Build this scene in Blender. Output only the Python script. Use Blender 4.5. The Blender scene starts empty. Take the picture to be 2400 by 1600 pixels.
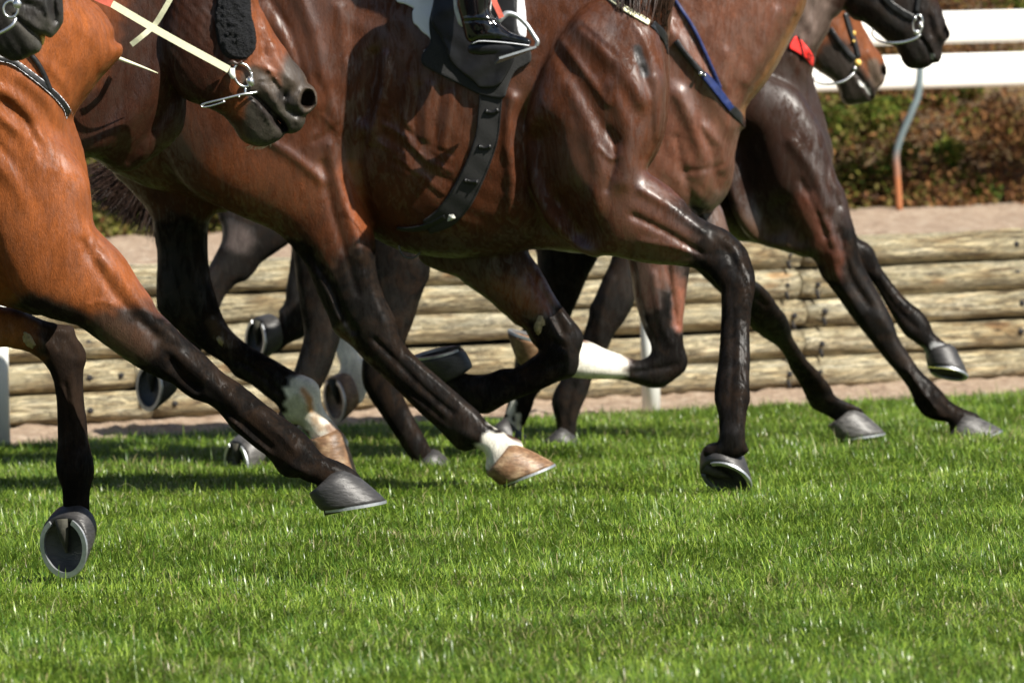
import bpy, math, random
import numpy as np
from mathutils import Vector, Matrix
rng = np.random.default_rng(7)
random.seed(7)
S = bpy.context.scene
COL = S.collection

# ------------------------------------------------------------------ camera
FPX = 22200.0                      # focal length in pixels of the 2400 px wide photograph
TILT = math.atan(750.0 / FPX); ROLL = 0.024
CAM = np.array([0.0, -25.0, 1.233])
cd = bpy.data.cameras.new('camera'); cam = bpy.data.objects.new('camera', cd); COL.objects.link(cam)
cam.location = CAM; cam.rotation_euler = (Matrix.Rotation(math.radians(90) - TILT, 4, 'X') @ Matrix.Rotation(-ROLL, 4, 'Z')).to_euler()
cd.sensor_width = 36.0; cd.lens = FPX / 2400.0 * 36.0
cd.clip_start = 0.5; cd.clip_end = 3000.0
cd.dof.use_dof = True; cd.dof.focus_distance = 21.6; cd.dof.aperture_fstop = 11.0
S.camera = cam

# ------------------------------------------------------------------ light
SUN_EL = math.radians(43.0); SUN_AZ = math.radians(49.5)      # azimuth from the camera side towards +x
to_sun = Vector((math.sin(SUN_AZ) * math.cos(SUN_EL), -math.cos(SUN_AZ) * math.cos(SUN_EL), math.sin(SUN_EL)))
ld = bpy.data.lights.new('sun', 'SUN'); ld.energy = 5.0; ld.angle = math.radians(0.5); ld.color = (1.0, 0.95, 0.86)
sun = bpy.data.objects.new('sun', ld); COL.objects.link(sun); sun.location = (6, -6, 12)
sun.rotation_euler = to_sun.to_track_quat('Z', 'Y').to_euler()
W = bpy.data.worlds.new('World'); S.world = W; W.use_nodes = True
nt = W.node_tree; bg = nt.nodes['Background']
sky = nt.nodes.new('ShaderNodeTexSky'); sky.sky_type = 'NISHITA'; sky.sun_disc = False
sky.sun_elevation = SUN_EL; sky.sun_rotation = math.atan2(to_sun.x, to_sun.y)
nt.links.new(sky.outputs[0], bg.inputs[0]); bg.inputs[1].default_value = 0.05
S.view_settings.view_transform = 'Standard'; S.view_settings.look = 'None'
S.view_settings.exposure = 0.9; S.view_settings.gamma = 1.0
S.cycles.max_bounces = 6; S.cycles.transparent_max_bounces = 8
S.cycles.use_denoising = True

# ------------------------------------------------------------------ pixels to places
CT, ST = math.cos(TILT), math.sin(TILT)
def rays(p):
    p = np.asarray(p, float).reshape(-1, 2)
    u = (p[:, 0] - 1200) / FPX; v = -(p[:, 1] - 800) / FPX; cr_, sr_ = math.cos(ROLL), math.sin(ROLL)
    x = u * cr_ + v * sr_; y = -u * sr_ + v * cr_
    return np.stack([x, CT + y * ST, -ST + y * CT], 1)
def on_ground(p, z=0.0):
    d = rays(p); t = (z - CAM[2]) / d[:, 2]
    return CAM + d * t[:, None]
class Plane:
    """an upright plane Y = y0 + k (X - x0) that a horse's middle runs along"""
    def __init__(s, px, y0, k):
        s.k = k; s.y0 = y0
        d = rays([(px, 500)])[0]; s.x0 = d[0] * (y0 + 25) / d[1]
    def ab(s, p, c=0.0):
        d = rays(p); y0 = s.y0 + c
        t = (y0 - CAM[1] + s.k * (CAM[0] - s.x0)) / (d[:, 1] - s.k * d[:, 0])
        q = CAM + d * t[:, None]
        return q[:, [0, 2]]
    def world(s, a, b, c):
        return np.stack([a, s.y0 + s.k * (a - s.x0) + c, b], -1)
    def pt(s, p, c=0.0):
        q = s.ab([p], c)[0]
        return np.array([q[0], s.y0 + s.k * (q[0] - s.x0) + c, q[1]])
    def pts(s, ps, c=0.0):
        return np.array([s.pt(p, c) for p in ps])

# ------------------------------------------------------------------ objects
def link(name, me, mat=None, parent=None):
    o = bpy.data.objects.new(name, me); COL.objects.link(o)
    if mat is not None and me is not None: me.materials.append(mat)
    if parent is not None:
        o.parent = parent; o.matrix_parent_inverse = parent.matrix_world.inverted() if False else Matrix.Translation(-Vector(parent.location))
    return o
def mesh(name, v, f, smooth=True, cols=None):
    me = bpy.data.meshes.new(name)
    v = np.asarray(v, np.float32)
    if isinstance(f, np.ndarray):
        n, m = f.shape
        me.vertices.add(len(v)); me.vertices.foreach_set('co', v.ravel())
        me.loops.add(n * m); me.loops.foreach_set('vertex_index', f.astype(np.int32).ravel())
        me.polygons.add(n); me.polygons.foreach_set('loop_start', (np.arange(n) * m).astype(np.int32))
        me.update(calc_edges=True)
    else:
        me.from_pydata([tuple(map(float, q)) for q in v], [], f)
    if smooth: me.polygons.foreach_set('use_smooth', np.ones(len(me.polygons), bool))
    if cols is not None:
        at = me.color_attributes.new('Col', 'FLOAT_COLOR', 'POINT')
        c4 = np.ones((len(v), 4), np.float32); c4[:, :cols.shape[1]] = cols
        at.data.foreach_set('color', c4.ravel())
    me.update(); return me
def tag(o, label=None, cat=None, group=None, kind=None):
    for k, v in (('label', label), ('category', cat), ('group', group), ('kind', kind)):
        if v: o[k] = v
    return o
def empty(name, loc=(0, 0, 0)):
    o = bpy.data.objects.new(name, None); COL.objects.link(o); o.location = tuple(map(float, loc))
    o.empty_display_size = 0.2
    return o
class MB:
    """collects tubes and sheets into one mesh"""
    def __init__(s): s.v = []; s.f = []; s.n = 0
    def add(s, v, f):
        v = np.asarray(v, float); s.v.append(v); s.f += [tuple(int(i) + s.n for i in q) for q in f]; s.n += len(v); return s
    def tube(s, pts, r, n=8, caps=True, flat=1.0, up=None):
        pts = np.asarray(pts, float); m = len(pts); r = np.broadcast_to(np.asarray(r, float), (m,))
        T = np.gradient(pts, axis=0); T /= np.linalg.norm(T, axis=1)[:, None] + 1e-12
        U = np.array([0, 0, 1.0]) if up is None else np.asarray(up, float)
        if up is None and abs(T[0] @ U) > .9: U = np.array([0, 1.0, 0])
        out = []
        for i in range(m):
            U = U - T[i] * (U @ T[i]); U /= np.linalg.norm(U) + 1e-12; V = np.cross(T[i], U)
            for j in range(n):
                t = 2 * math.pi * j / n
                out.append(pts[i] + r[i] * (math.cos(t) * U + flat * math.sin(t) * V))
            if up is not None: U = np.asarray(up, float)
        f = [(i * n + j, i * n + (j + 1) % n, (i + 1) * n + (j + 1) % n, (i + 1) * n + j) for i in range(m - 1) for j in range(n)]
        if caps: f += [tuple(range(n))[::-1], tuple(range((m - 1) * n, m * n))]
        return s.add(out, f)
    def ball(s, c, r, n=10, m=7):
        v = []; c = np.asarray(c, float); r = np.broadcast_to(r, (3,))
        for i in range(m + 1):
            a = math.pi * i / m
            for j in range(n):
                t = 2 * math.pi * j / n
                v.append(c + r * np.array([math.sin(a) * math.cos(t), math.sin(a) * math.sin(t), math.cos(a)]))
        f = [(i * n + j, i * n + (j + 1) % n, (i + 1) * n + (j + 1) % n, (i + 1) * n + j) for i in range(m) for j in range(n)]
        return s.add(v, f)
    def build(s, name, mat, parent=None, smooth=True):
        return link(name, mesh(name, np.concatenate(s.v), s.f, smooth), mat, parent)
def spline(p, n=8):
    p = np.asarray(p, float); q = np.vstack([2 * p[0] - p[1], p, 2 * p[-1] - p[-2]]); out = []
    for i in range(len(p) - 1):
        a, b, c, d = q[i:i + 4]
        for t in np.linspace(0, 1, n, endpoint=False):
            out.append(.5 * (2 * b + (c - a) * t + (2 * a - 5 * b + 4 * c - d) * t * t + (3 * b - a - 3 * c + d) * t ** 3))
    out.append(p[-1]); return np.array(out)
def closed(p, n=5):
    p = np.asarray(p, float); m = len(p); out = []
    for i in range(m):
        a, b, c, d = p[i - 1], p[i], p[(i + 1) % m], p[(i + 2) % m]
        for t in np.linspace(0, 1, n, endpoint=False):
            out.append(b + .5 * ((c - a) * t + (2 * a - 5 * b + 4 * c - d) * t * t + (3 * b - a - 3 * c + d) * t ** 3))
    return np.array(out)

# ------------------------------------------------------------------ materials
def new_mat(name):
    m = bpy.data.materials.new(name); m.use_nodes = True
    return m, m.node_tree, m.node_tree.nodes['Principled BSDF']
def noise(nt, scale, detail=4, rough=.55, vec=None, coords='Object', stretch=None, dist=0):
    n = nt.nodes.new('ShaderNodeTexNoise'); n.inputs['Scale'].default_value = scale
    n.inputs['Detail'].default_value = detail; n.inputs['Roughness'].default_value = rough; n.inputs['Distortion'].default_value = dist
    if vec is None:
        tc = nt.nodes.new('ShaderNodeTexCoord'); vec = tc.outputs[coords]
    if stretch is not None:
        mp = nt.nodes.new('ShaderNodeMapping'); mp.inputs['Scale'].default_value = stretch[:3]
        if len(stretch) > 3: mp.inputs['Rotation'].default_value = stretch[3:6]
        nt.links.new(vec, mp.inputs[0]); vec = mp.outputs[0]
    nt.links.new(vec, n.inputs['Vector']); return n
def ramp(nt, src, stops):
    r = nt.nodes.new('ShaderNodeValToRGB'); el = r.color_ramp.elements
    while len(el) < len(stops): el.new(.5)
    for e, (p, c) in zip(el, stops):
        e.position = p; e.color = (*c, 1) if not np.isscalar(c) else (c, c, c, 1)
    nt.links.new(src, r.inputs[0]); return r
def mixc(nt, a, b, fac, mode='MULTIPLY'):
    m = nt.nodes.new('ShaderNodeMix'); m.data_type = 'RGBA'; m.blend_type = mode
    for i, x in ((6, a), (7, b)):
        if isinstance(x, tuple): m.inputs[i].default_value = (*x, 1)
        else: nt.links.new(x, m.inputs[i])
    if np.isscalar(fac): m.inputs[0].default_value = fac
    else: nt.links.new(fac, m.inputs[0])
    return m.outputs[2]
def bump(nt, bsdf, h, strength=.3, dist=.002, prev=None):
    b = nt.nodes.new('ShaderNodeBump'); b.inputs['Strength'].default_value = strength; b.inputs['Distance'].default_value = dist
    nt.links.new(h, b.inputs['Height'])
    if prev is not None: nt.links.new(prev.outputs[0], b.inputs['Normal'])
    if bsdf is not None: nt.links.new(b.outputs[0], bsdf.inputs['Normal'])
    return b
def plain(name, col, rough=.5, metal=0, spec=.5, var=.25, scale=40, bumpd=0.0, coat=0):
    m, nt, b = new_mat(name)
    n = noise(nt, scale)
    r = ramp(nt, n.outputs[0], [(.3, tuple(c * (1 - var) for c in col)), (.7, tuple(min(1, c * (1 + var)) for c in col))])
    nt.links.new(r.outputs[0], b.inputs['Base Color'])
    b.inputs['Roughness'].default_value = rough; b.inputs['Metallic'].default_value = metal
    b.inputs['Specular IOR Level'].default_value = spec; b.inputs['Coat Weight'].default_value = coat
    if bumpd: bump(nt, b, n.outputs[0], .6, bumpd)
    return m
def coat_mat(name, wet=.3, dry=.55, spec=.5, thr=.5, silver=.1):
    """short horse hair: coat colours, with some painted light and shade, are in the mesh attribute, hair grain and sweat are procedural"""
    m, nt, b = new_mat(name)
    def math_(op, x, y):
        q = nt.nodes.new('ShaderNodeMath'); q.operation = op
        for k, z in ((0, x), (1, y)):
            if np.isscalar(z): q.inputs[k].default_value = z
            else: nt.links.new(z, q.inputs[k])
        return q.outputs[0]
    at = nt.nodes.new('ShaderNodeAttribute'); at.attribute_name = 'Col'
    lum = nt.nodes.new('ShaderNodeRGBToBW'); nt.links.new(at.outputs[0], lum.inputs[0])
    n1 = noise(nt, 9, 5, .6)
    n2 = noise(nt, 60, 3, .6, stretch=(1, 1, .35, 0, .5, 0))
    hair = noise(nt, 520, 3, .7, stretch=(1, 1, .25, 0, .6, 0))
    r1 = ramp(nt, n1.outputs[0], [(.25, .66), (.75, 1.3)]); r2 = ramp(nt, n2.outputs[0], [(.3, .78), (.7, 1.18)]); r3 = ramp(nt, hair.outputs[0], [(.3, .72), (.7, 1.28)])
    c = mixc(nt, mixc(nt, mixc(nt, at.outputs[0], r1.outputs[0], 1.0), r2.outputs[0], 1.0), r3.outputs[0], 1.0)
    isdark = ramp(nt, lum.outputs[0], [(.010, .7), (.022, 0.0)]); dn = noise(nt, 18, 6, .7, dist=.5); dm = ramp(nt, dn.outputs[0], [(.45, 0.0), (.68, 1.0)])
    c = mixc(nt, c, (.026, .015, .009), math_('MULTIPLY', isdark.outputs[0], dm.outputs[0]), 'MIX')
    nt.links.new(c, b.inputs['Base Color'])
    # damp hair lies flat and shines in streaks, dry hair and the black legs stay dull
    big = noise(nt, 5, 3, .5); st = noise(nt, 26, 7, .75, stretch=(1, 1, .35, 0, .5, 0), dist=.8)
    mixn = math_('ADD', math_('MULTIPLY', st.outputs[0], .6), math_('MULTIPLY', big.outputs[0], .4))
    rr = ramp(nt, mixn, [(thr - .07, wet), (thr + .06, dry)])
    dk = ramp(nt, lum.outputs[0], [(.009, .22), (.016, 0.0)])
    nt.links.new(math_('ADD', rr.outputs[0], dk.outputs[0]), b.inputs['Roughness'])
    sp_ = ramp(nt, lum.outputs[0], [(.007, .22), (.016, 1.0)]); sw = ramp(nt, mixn, [(thr - .07, spec), (thr + .06, spec * .28)])
    nt.links.new(math_('MULTIPLY', sp_.outputs[0], sw.outputs[0]), b.inputs['Specular IOR Level'])
    sv = noise(nt, 42, 7, .78, stretch=(1, 1, .24, 0, .55, 0), dist=1.5); sm = math_('ADD', math_('MULTIPLY', sv.outputs[0], .7), math_('MULTIPLY', big.outputs[0], .3))
    svr = ramp(nt, sm, [(.468, silver), (.515, silver * .02)]); nt.links.new(math_('MULTIPLY', svr.outputs[0], sp_.outputs[0]), b.inputs['Coat Weight'])
    b.inputs['Coat Roughness'].default_value = .40; b.inputs['Coat IOR'].default_value = 1.7
    fold = noise(nt, 14, 4, .55, stretch=(1, 1, .4, 0, .6, 0), dist=.4)
    p = bump(nt, None, fold.outputs[0], .35, .006)
    p = bump(nt, None, st.outputs[0], .5, .0045, p)
    bump(nt, b, hair.outputs[0], .9, .0016, p)
    return m

# ------------------------------------------------------------------ implicit bodies
def inside(poly, X, Y):
    """even-odd test of grid points, one scanline at a time"""
    m = np.zeros(X.shape, bool); n = len(poly); xs = X[:, 0]; ys = Y[0, :]
    x1, y1 = poly[:, 0], poly[:, 1]; x2, y2 = np.roll(x1, -1), np.roll(y1, -1)
    for j, y in enumerate(ys):
        c = (y1 > y) != (y2 > y)
        if not c.any(): continue
        xi = np.sort(x1[c] + (y - y1[c]) * (x2[c] - x1[c]) / (y2[c] - y1[c]))
        m[:, j] = (np.searchsorted(xi, xs) % 2) == 1
    return m
def seg_dist(P, A, B):
    out = np.full(len(P), 1e9, np.float32); P = P.astype(np.float32); A = A.astype(np.float32); B = B.astype(np.float32)
    for i in range(0, len(A)):
        ab = B[i] - A[i]; L = ab @ ab + 1e-12
        t = np.clip(((P - A[i]) @ ab) / L, 0, 1)
        d = P - A[i] - t[:, None] * ab
        np.minimum(out, (d * d).sum(1), out=out)
    return np.sqrt(out)
def box3(u):
    v = np.pad(u, 1, mode='edge')
    return (v[:-2, 1:-1] + v[2:, 1:-1] + v[1:-1, :-2] + v[1:-1, 2:] + 4 * v[1:-1, 1:-1]) / 8
def poisson(mask, h):
    if min(mask.shape) > 24:
        m2 = mask[::2, ::2]; u2 = poisson(m2, 2 * h)
        u = np.repeat(np.repeat(u2, 2, 0), 2, 1)[:mask.shape[0], :mask.shape[1]]
        if u.shape != mask.shape: u = np.pad(u, ((0, mask.shape[0] - u.shape[0]), (0, mask.shape[1] - u.shape[1])))
        it = 60
    else:
        u = np.zeros(mask.shape); it = 200
    u = u * mask
    for _ in range(it):
        v = np.pad(u, 1)
        u = (v[:-2, 1:-1] + v[2:, 1:-1] + v[1:-1, :-2] + v[1:-1, 2:] + 2 * h * h) / 4 * mask
    return u
def height_field(poly, A, B, h):
    """signed field: squared half thickness of the outline blown up like a balloon, exact zero on the outline"""
    m = inside(poly, A, B); u = poisson(m, h)
    em = m.copy(); g = m
    dil = m.copy(); ero = m.copy()
    for _ in range(4):
        p = np.pad(dil, 1); dil = p[:-2, 1:-1] | p[2:, 1:-1] | p[1:-1, :-2] | p[1:-1, 2:] | dil
        p = np.pad(ero, 1, constant_values=False); ero = p[:-2, 1:-1] & p[2:, 1:-1] & p[1:-1, :-2] & p[1:-1, 2:] & ero
    band = dil & ~ero
    d = np.where(m, 1.0, -1.0)
    P = np.stack([A[band], B[band]], 1)
    d[band] = seg_dist(P, poly, np.roll(poly, -1, 0)) * np.where(m[band], 1, -1)
    # slope of u near the edge, spread outwards
    ok = band & m & (d > 1.2 * h); num = np.where(ok, u / np.maximum(d, 1e-6), 0); den = ok.astype(float)
    for _ in range(10): num = box3(num); den = box3(den)
    slope = num / np.maximum(den, 1e-6); slope = np.where(den > 1e-5, slope, .05)
    w = np.clip((d - 1.5 * h) / (2 * h), 0, 1); w = np.where(ero, 1.0, np.where(band, w, 0))
    U = np.where(band | ero, w * u + (1 - w) * slope * d, -.004)
    U = np.where(~dil, -.004 - 0.0 * U, U)
    return U
def relief_field(pl, strokes, A, B):
    r = np.zeros(A.shape); P = None
    sc = 1 / FPX * (25 + pl.y0)
    for s in strokes:
        pts, wd, amp = s[0], s[1], s[2]
        q = pl.ab(spline(pts, 5)); wd = wd * sc
        lo = q.min(0) - 3 * wd; hi = q.max(0) + 3 * wd
        sel = (A > lo[0]) & (A < hi[0]) & (B > lo[1]) & (B < hi[1])
        if not sel.any(): continue
        P = np.stack([A[sel], B[sel]], 1)
        d = seg_dist(P, q[:-1], q[1:]) if len(q) > 1 else np.linalg.norm(P - q[0], axis=1)
        r[sel] += amp * np.exp(-(d / wd) ** 2)
    return r
def smax(a, b, k):
    h = np.clip(.5 + .5 * (a - b) / k, 0, 1)
    return a * h + b * (1 - h) + k * h * (1 - h)
def smin(a, b, k): return -smax(-a, -b, k)
def surface_nets(F, o, h):
    """F > 0 inside; returns grid-space vertices and quads"""
    s = F > 0; nx, ny, nz = F.shape
    cnt = np.zeros((nx - 1, ny - 1, nz - 1), np.uint8)
    for i in (0, 1):
        for j in (0, 1):
            for k in (0, 1): cnt += s[i:nx - 1 + i, j:ny - 1 + j, k:nz - 1 + k]
    act = (cnt > 0) & (cnt < 8); idx = np.full(act.shape, -1, np.int32)
    I, J, K = np.nonzero(act); idx[I, J, K] = np.arange(len(I))
    acc = np.zeros((len(I), 3)); num = np.zeros(len(I))
    cor = [(i, j, k) for i in (0, 1) for j in (0, 1) for k in (0, 1)]
    val = {c: F[I + c[0], J + c[1], K + c[2]].astype(float) for c in cor}
    for a in cor:
        for ax in range(3):
            if a[ax]: continue
            b = list(a); b[ax] = 1; b = tuple(b)
            fa, fb = val[a], val[b]; x = (fa > 0) != (fb > 0)
            t = np.where(x, fa / np.where(x, fa - fb, 1), 0)
            p = np.tile(np.array(a, float), (len(I), 1)); p[:, ax] += t
            acc += p * x[:, None]; num += x
    V = np.stack([I, J, K], 1) + acc / num[:, None]
    quads = []
    for ax in range(3):
        sl = [slice(None)] * 3; sr = [slice(None)] * 3; sl[ax] = slice(0, -1); sr[ax] = slice(1, None)
        a, b = s[tuple(sl)], s[tuple(sr)]; X = np.stack(np.nonzero(a != b), 1)
        o1, o2 = [x for x in range(3) if x != ax]
        good = (X[:, o1] > 0) & (X[:, o2] > 0) & (X[:, o1] < act.shape[o1]) & (X[:, o2] < act.shape[o2]); X = X[good]
        flip = s[X[:, 0], X[:, 1], X[:, 2]]
        q = []
        for d1, d2 in ((0, 0), (1, 0), (1, 1), (0, 1)):
            Y = X.copy(); Y[:, o1] -= d1; Y[:, o2] -= d2; q.append(idx[Y[:, 0], Y[:, 1], Y[:, 2]])
        q = np.stack(q, 1)
        if ax == 1: flip = ~flip
        q[flip] = q[flip][:, ::-1]; quads.append(q)
    Q = np.concatenate(quads)[:, ::-1]
    return V * h + np.asarray(o), Q
def relax(V, Q, it=2, lam=.5):
    for _ in range(it):
        acc = np.zeros_like(V); n = np.zeros(len(V))
        for i in range(4):
            a, b = Q[:, i], Q[:, (i + 1) % 4]
            for k in range(3):
                acc[:, k] += np.bincount(a, V[b, k], len(V)) + np.bincount(b, V[a, k], len(V))
            n += np.bincount(a, minlength=len(V)) + np.bincount(b, minlength=len(V))
        V = V + lam * (acc / n[:, None] - V)
    return V
class Body:
    """several outlines, each with its own distance and thickness, melted into one solid"""
    def __init__(s, pl, parts, h=.006, blend=.03, cr=.36, far=None):
        s.pl = pl; s.h = h; s.blend = blend
        P = []
        for p in parts:
            cl_ = closed(p['poly'], 5); q = pl.ab(cl_, p.get('c', 0))
            if p.get('cf'):
                cv = p.get('c', 0) + p['cf'](q[:, 0], q[:, 1]); q = np.array([pl.ab([a_], c_)[0] for a_, c_ in zip(cl_, cv)])
            P.append((q, p))
        lo = np.min([q.min(0) for q, _ in P], 0) - 6 * h; hi = np.max([q.max(0) for q, _ in P], 0) + 6 * h
        s.o = np.array([lo[0], lo[1], -cr]); n = [int((hi[0] - lo[0]) / h) + 1, int((hi[1] - lo[1]) / h) + 1, int(((far or cr) + cr) / h) + 1]
        F = np.full(n, -.2, np.float32); C = (s.o[2] + np.arange(n[2]) * h)[None, None, :]
        for q, p in P:
            i0 = np.maximum(((q.min(0) - .06 - lo) / h).astype(int), 0); i1 = np.minimum(((q.max(0) + .06 - lo) / h).astype(int) + 1, n[:2])
            a = lo[0] + np.arange(i0[0], i1[0]) * h; b = lo[1] + np.arange(i0[1], i1[1]) * h
            A, B = np.meshgrid(a, b, indexing='ij')
            U = height_field(q, A, B, h); sc = p.get('s', 1.0); H = p.get('H', .3)
            hp = H * np.tanh(np.sqrt(np.maximum(U, 0)) * sc / H)
            h2 = np.where(U > 0, hp * hp, U * sc * sc)[:, :, None].astype(np.float32)
            R = relief_field(pl, p.get('rel', []), A, B)
            if p.get('noise'): R = R + wave_relief(A, B, p['noise'])
            c0 = p.get('c', 0)
            if callable(p.get('cf')): c0 = c0 + p['cf'](A, B)[:, :]
            ce = (C - c0 + R[:, :, None] if np.ndim(c0) == 0 else C - c0[:, :, None] + R[:, :, None]).astype(np.float32)
            D = (h2 - ce * ce) / (np.sqrt(np.abs(h2)) + np.abs(ce) + .004)
            V = F[i0[0]:i1[0], i0[1]:i1[1]]
            V[...] = smax(V, D, p.get('blend', blend))
        s.F = F
    def cut(s, px, c, r, k=.01):
        """a hollow (nostril, ear) scooped out of the solid"""
        q = s.pl.ab([px], c)[0]; rr = np.broadcast_to(r, (3,)) if np.ndim(r) else np.array([r] * 3)
        n = s.F.shape; A = s.o[0] + np.arange(n[0]) * s.h; B = s.o[1] + np.arange(n[1]) * s.h; C = s.o[2] + np.arange(n[2]) * s.h
        d = np.sqrt(((A[:, None, None] - q[0]) / rr[0]) ** 2 + ((B[None, :, None] - q[1]) / rr[1]) ** 2 + ((C[None, None, :] - c) / rr[2]) ** 2) - 1
        s.F = smin(s.F, (d * rr.min()).astype(np.float32), k)
    def build(s, name, mat, parent, paint=None, base=(.2, .07, .03), it=2):
        V, Q = surface_nets(s.F, s.o, s.h); V = relax(V, Q, it)
        cols = None
        if paint is not None:
            sc = (25 + s.pl.y0) / FPX; cols = np.tile(np.array(base, float), (len(V), 1)); P = V[:, :2]
            jit = .35 * (np.sin(P[:, 0] * 140 + 3 * np.sin(P[:, 1] * 90)) + np.sin(P[:, 1] * 170 + P[:, 0] * 60))
            for pp in paint:
                pts, r0, r1, col = pp[:4]
                q = s.pl.ab(spline(pts, 4) if len(pts) > 1 else pts)
                lo = q.min(0) - r1 * sc * 1.5; hi = q.max(0) + r1 * sc * 1.5
                sel = np.nonzero((P > lo).all(1) & (P < hi).all(1))[0]
                if len(pp) > 4: sel = sel[(V[sel, 2] < pp[4]) if pp[4] <= 0 else (V[sel, 2] > -9)]
                if not len(sel): continue
                d = seg_dist(P[sel], q[:-1], q[1:]) if len(q) > 1 else np.linalg.norm(P[sel] - q[0], axis=1)
                d = d / sc + jit[sel] * .18 * (r1 - r0) + (jit[sel] * 7 if sum(col) > 1 else 0)
                w = np.clip((r1 - d) / (r1 - r0), 0, 1); w = w * w * (3 - 2 * w)
                cols[sel] = cols[sel] * (1 - w[:, None]) + np.array(col) * w[:, None]
        Wd = s.pl.world(V[:, 0], V[:, 1], V[:, 2])
        s.obj = link(name, mesh(name, Wd, Q, True, cols), mat, parent)
        return s.obj
    def sample(s, p):
        g = (p - s.o) / s.h; n = np.array(s.F.shape); g = np.clip(g, 0, n - 1.001); i = g.astype(int); f = g - i; r = 0
        for a in (0, 1):
            for b in (0, 1):
                for c in (0, 1):
                    w = (f[..., 0] if a else 1 - f[..., 0]) * (f[..., 1] if b else 1 - f[..., 1]) * (f[..., 2] if c else 1 - f[..., 2])
                    r = r + w * s.F[i[..., 0] + a, i[..., 1] + b, i[..., 2] + c]
        return r
    def front(s, px, off=0.0):
        """nearest surface point to the camera at this place, as (a, b, c)"""
        a, b = s.pl.ab([px])[0]; cs = np.arange(s.o[2], .3, .003)
        v = s.sample(np.stack([np.full(len(cs), a), np.full(len(cs), b), cs], 1)); k = np.nonzero(v > 0)[0]
        c = cs[k[0]] if len(k) else 0.0
        return a, b, c - off
    def fpt(s, px, off=0.0):
        a, b, c = s.front(px, off); return np.array([a, s.pl.y0 + s.pl.k * (a - s.pl.x0) + c, b])
    def patch(s, poly, t, name, mat, parent, h=.003, deep=.004, smooth_poly=3, both=False, wob=0, cmax=.0):
        """a cloth or strap lying on the skin inside the outline"""
        q = s.pl.ab(closed(poly, smooth_poly) if smooth_poly else np.asarray(poly, float))
        lo = q.min(0) - 4 * h; hi = q.max(0) + 4 * h
        a = np.arange(lo[0], hi[0], h); b = np.arange(lo[1], hi[1], h); A, B = np.meshgrid(a, b, indexing='ij')
        m = inside(q, A, B); P = np.stack([A.ravel(), B.ravel()], 1)
        d = seg_dist(P, q, np.roll(q, -1, 0)).reshape(A.shape) * np.where(m, 1, -1)
        cs = np.arange(-.36, cmax, h)
        G = np.stack(np.broadcast_arrays(A[:, :, None], B[:, :, None], cs[None, None, :]), -1)
        F = s.sample(G)
        tt = t
        if wob: tt = t + wob * (.5 + .5 * np.sin(A * 55 + 2 * np.sin(B * 37)) * np.sin(B * 31 + A * 20))[:, :, None]
        sh = smin(F + tt, deep - F, .002)
        Ff = smin(sh, np.broadcast_to(d[:, :, None], sh.shape), .004).astype(np.float32)
        if not both: Ff[:, :, -2:] = -1
        V, Q = surface_nets(Ff, (lo[0], lo[1], cs[0]), h)
        if not len(V): return None
        V = relax(V, Q, 1)
        return link(name, mesh(name, s.pl.world(V[:, 0], V[:, 1], V[:, 2]), Q), mat, parent)
def band(pts, w):
    """outline of a strap drawn along pts"""
    p = spline(pts, 5); w = np.interp(np.linspace(0, 1, len(p)), np.linspace(0, 1, np.size(w)), np.atleast_1d(w)) / 2
    T = np.gradient(p, axis=0); T /= np.linalg.norm(T, axis=1)[:, None]; N = np.stack([-T[:, 1], T[:, 0]], 1)
    return np.vstack([p + N * w[:, None], (p - N * w[:, None])[::-1]])
def wave_relief(A, B, spec):
    r = 0
    for amp, wl, ang, ph in spec:
        u = A * math.cos(ang) + B * math.sin(ang); v = -A * math.sin(ang) + B * math.cos(ang)
        r = r + amp * np.sin(2 * math.pi * u / wl + ph + 1.6 * np.sin(v * 9 + ph * 2) + 1.1 * np.sin(v * 21 + u * 4)) * (.6 + .4 * np.sin(v * 13 + ph))
    return r

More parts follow.
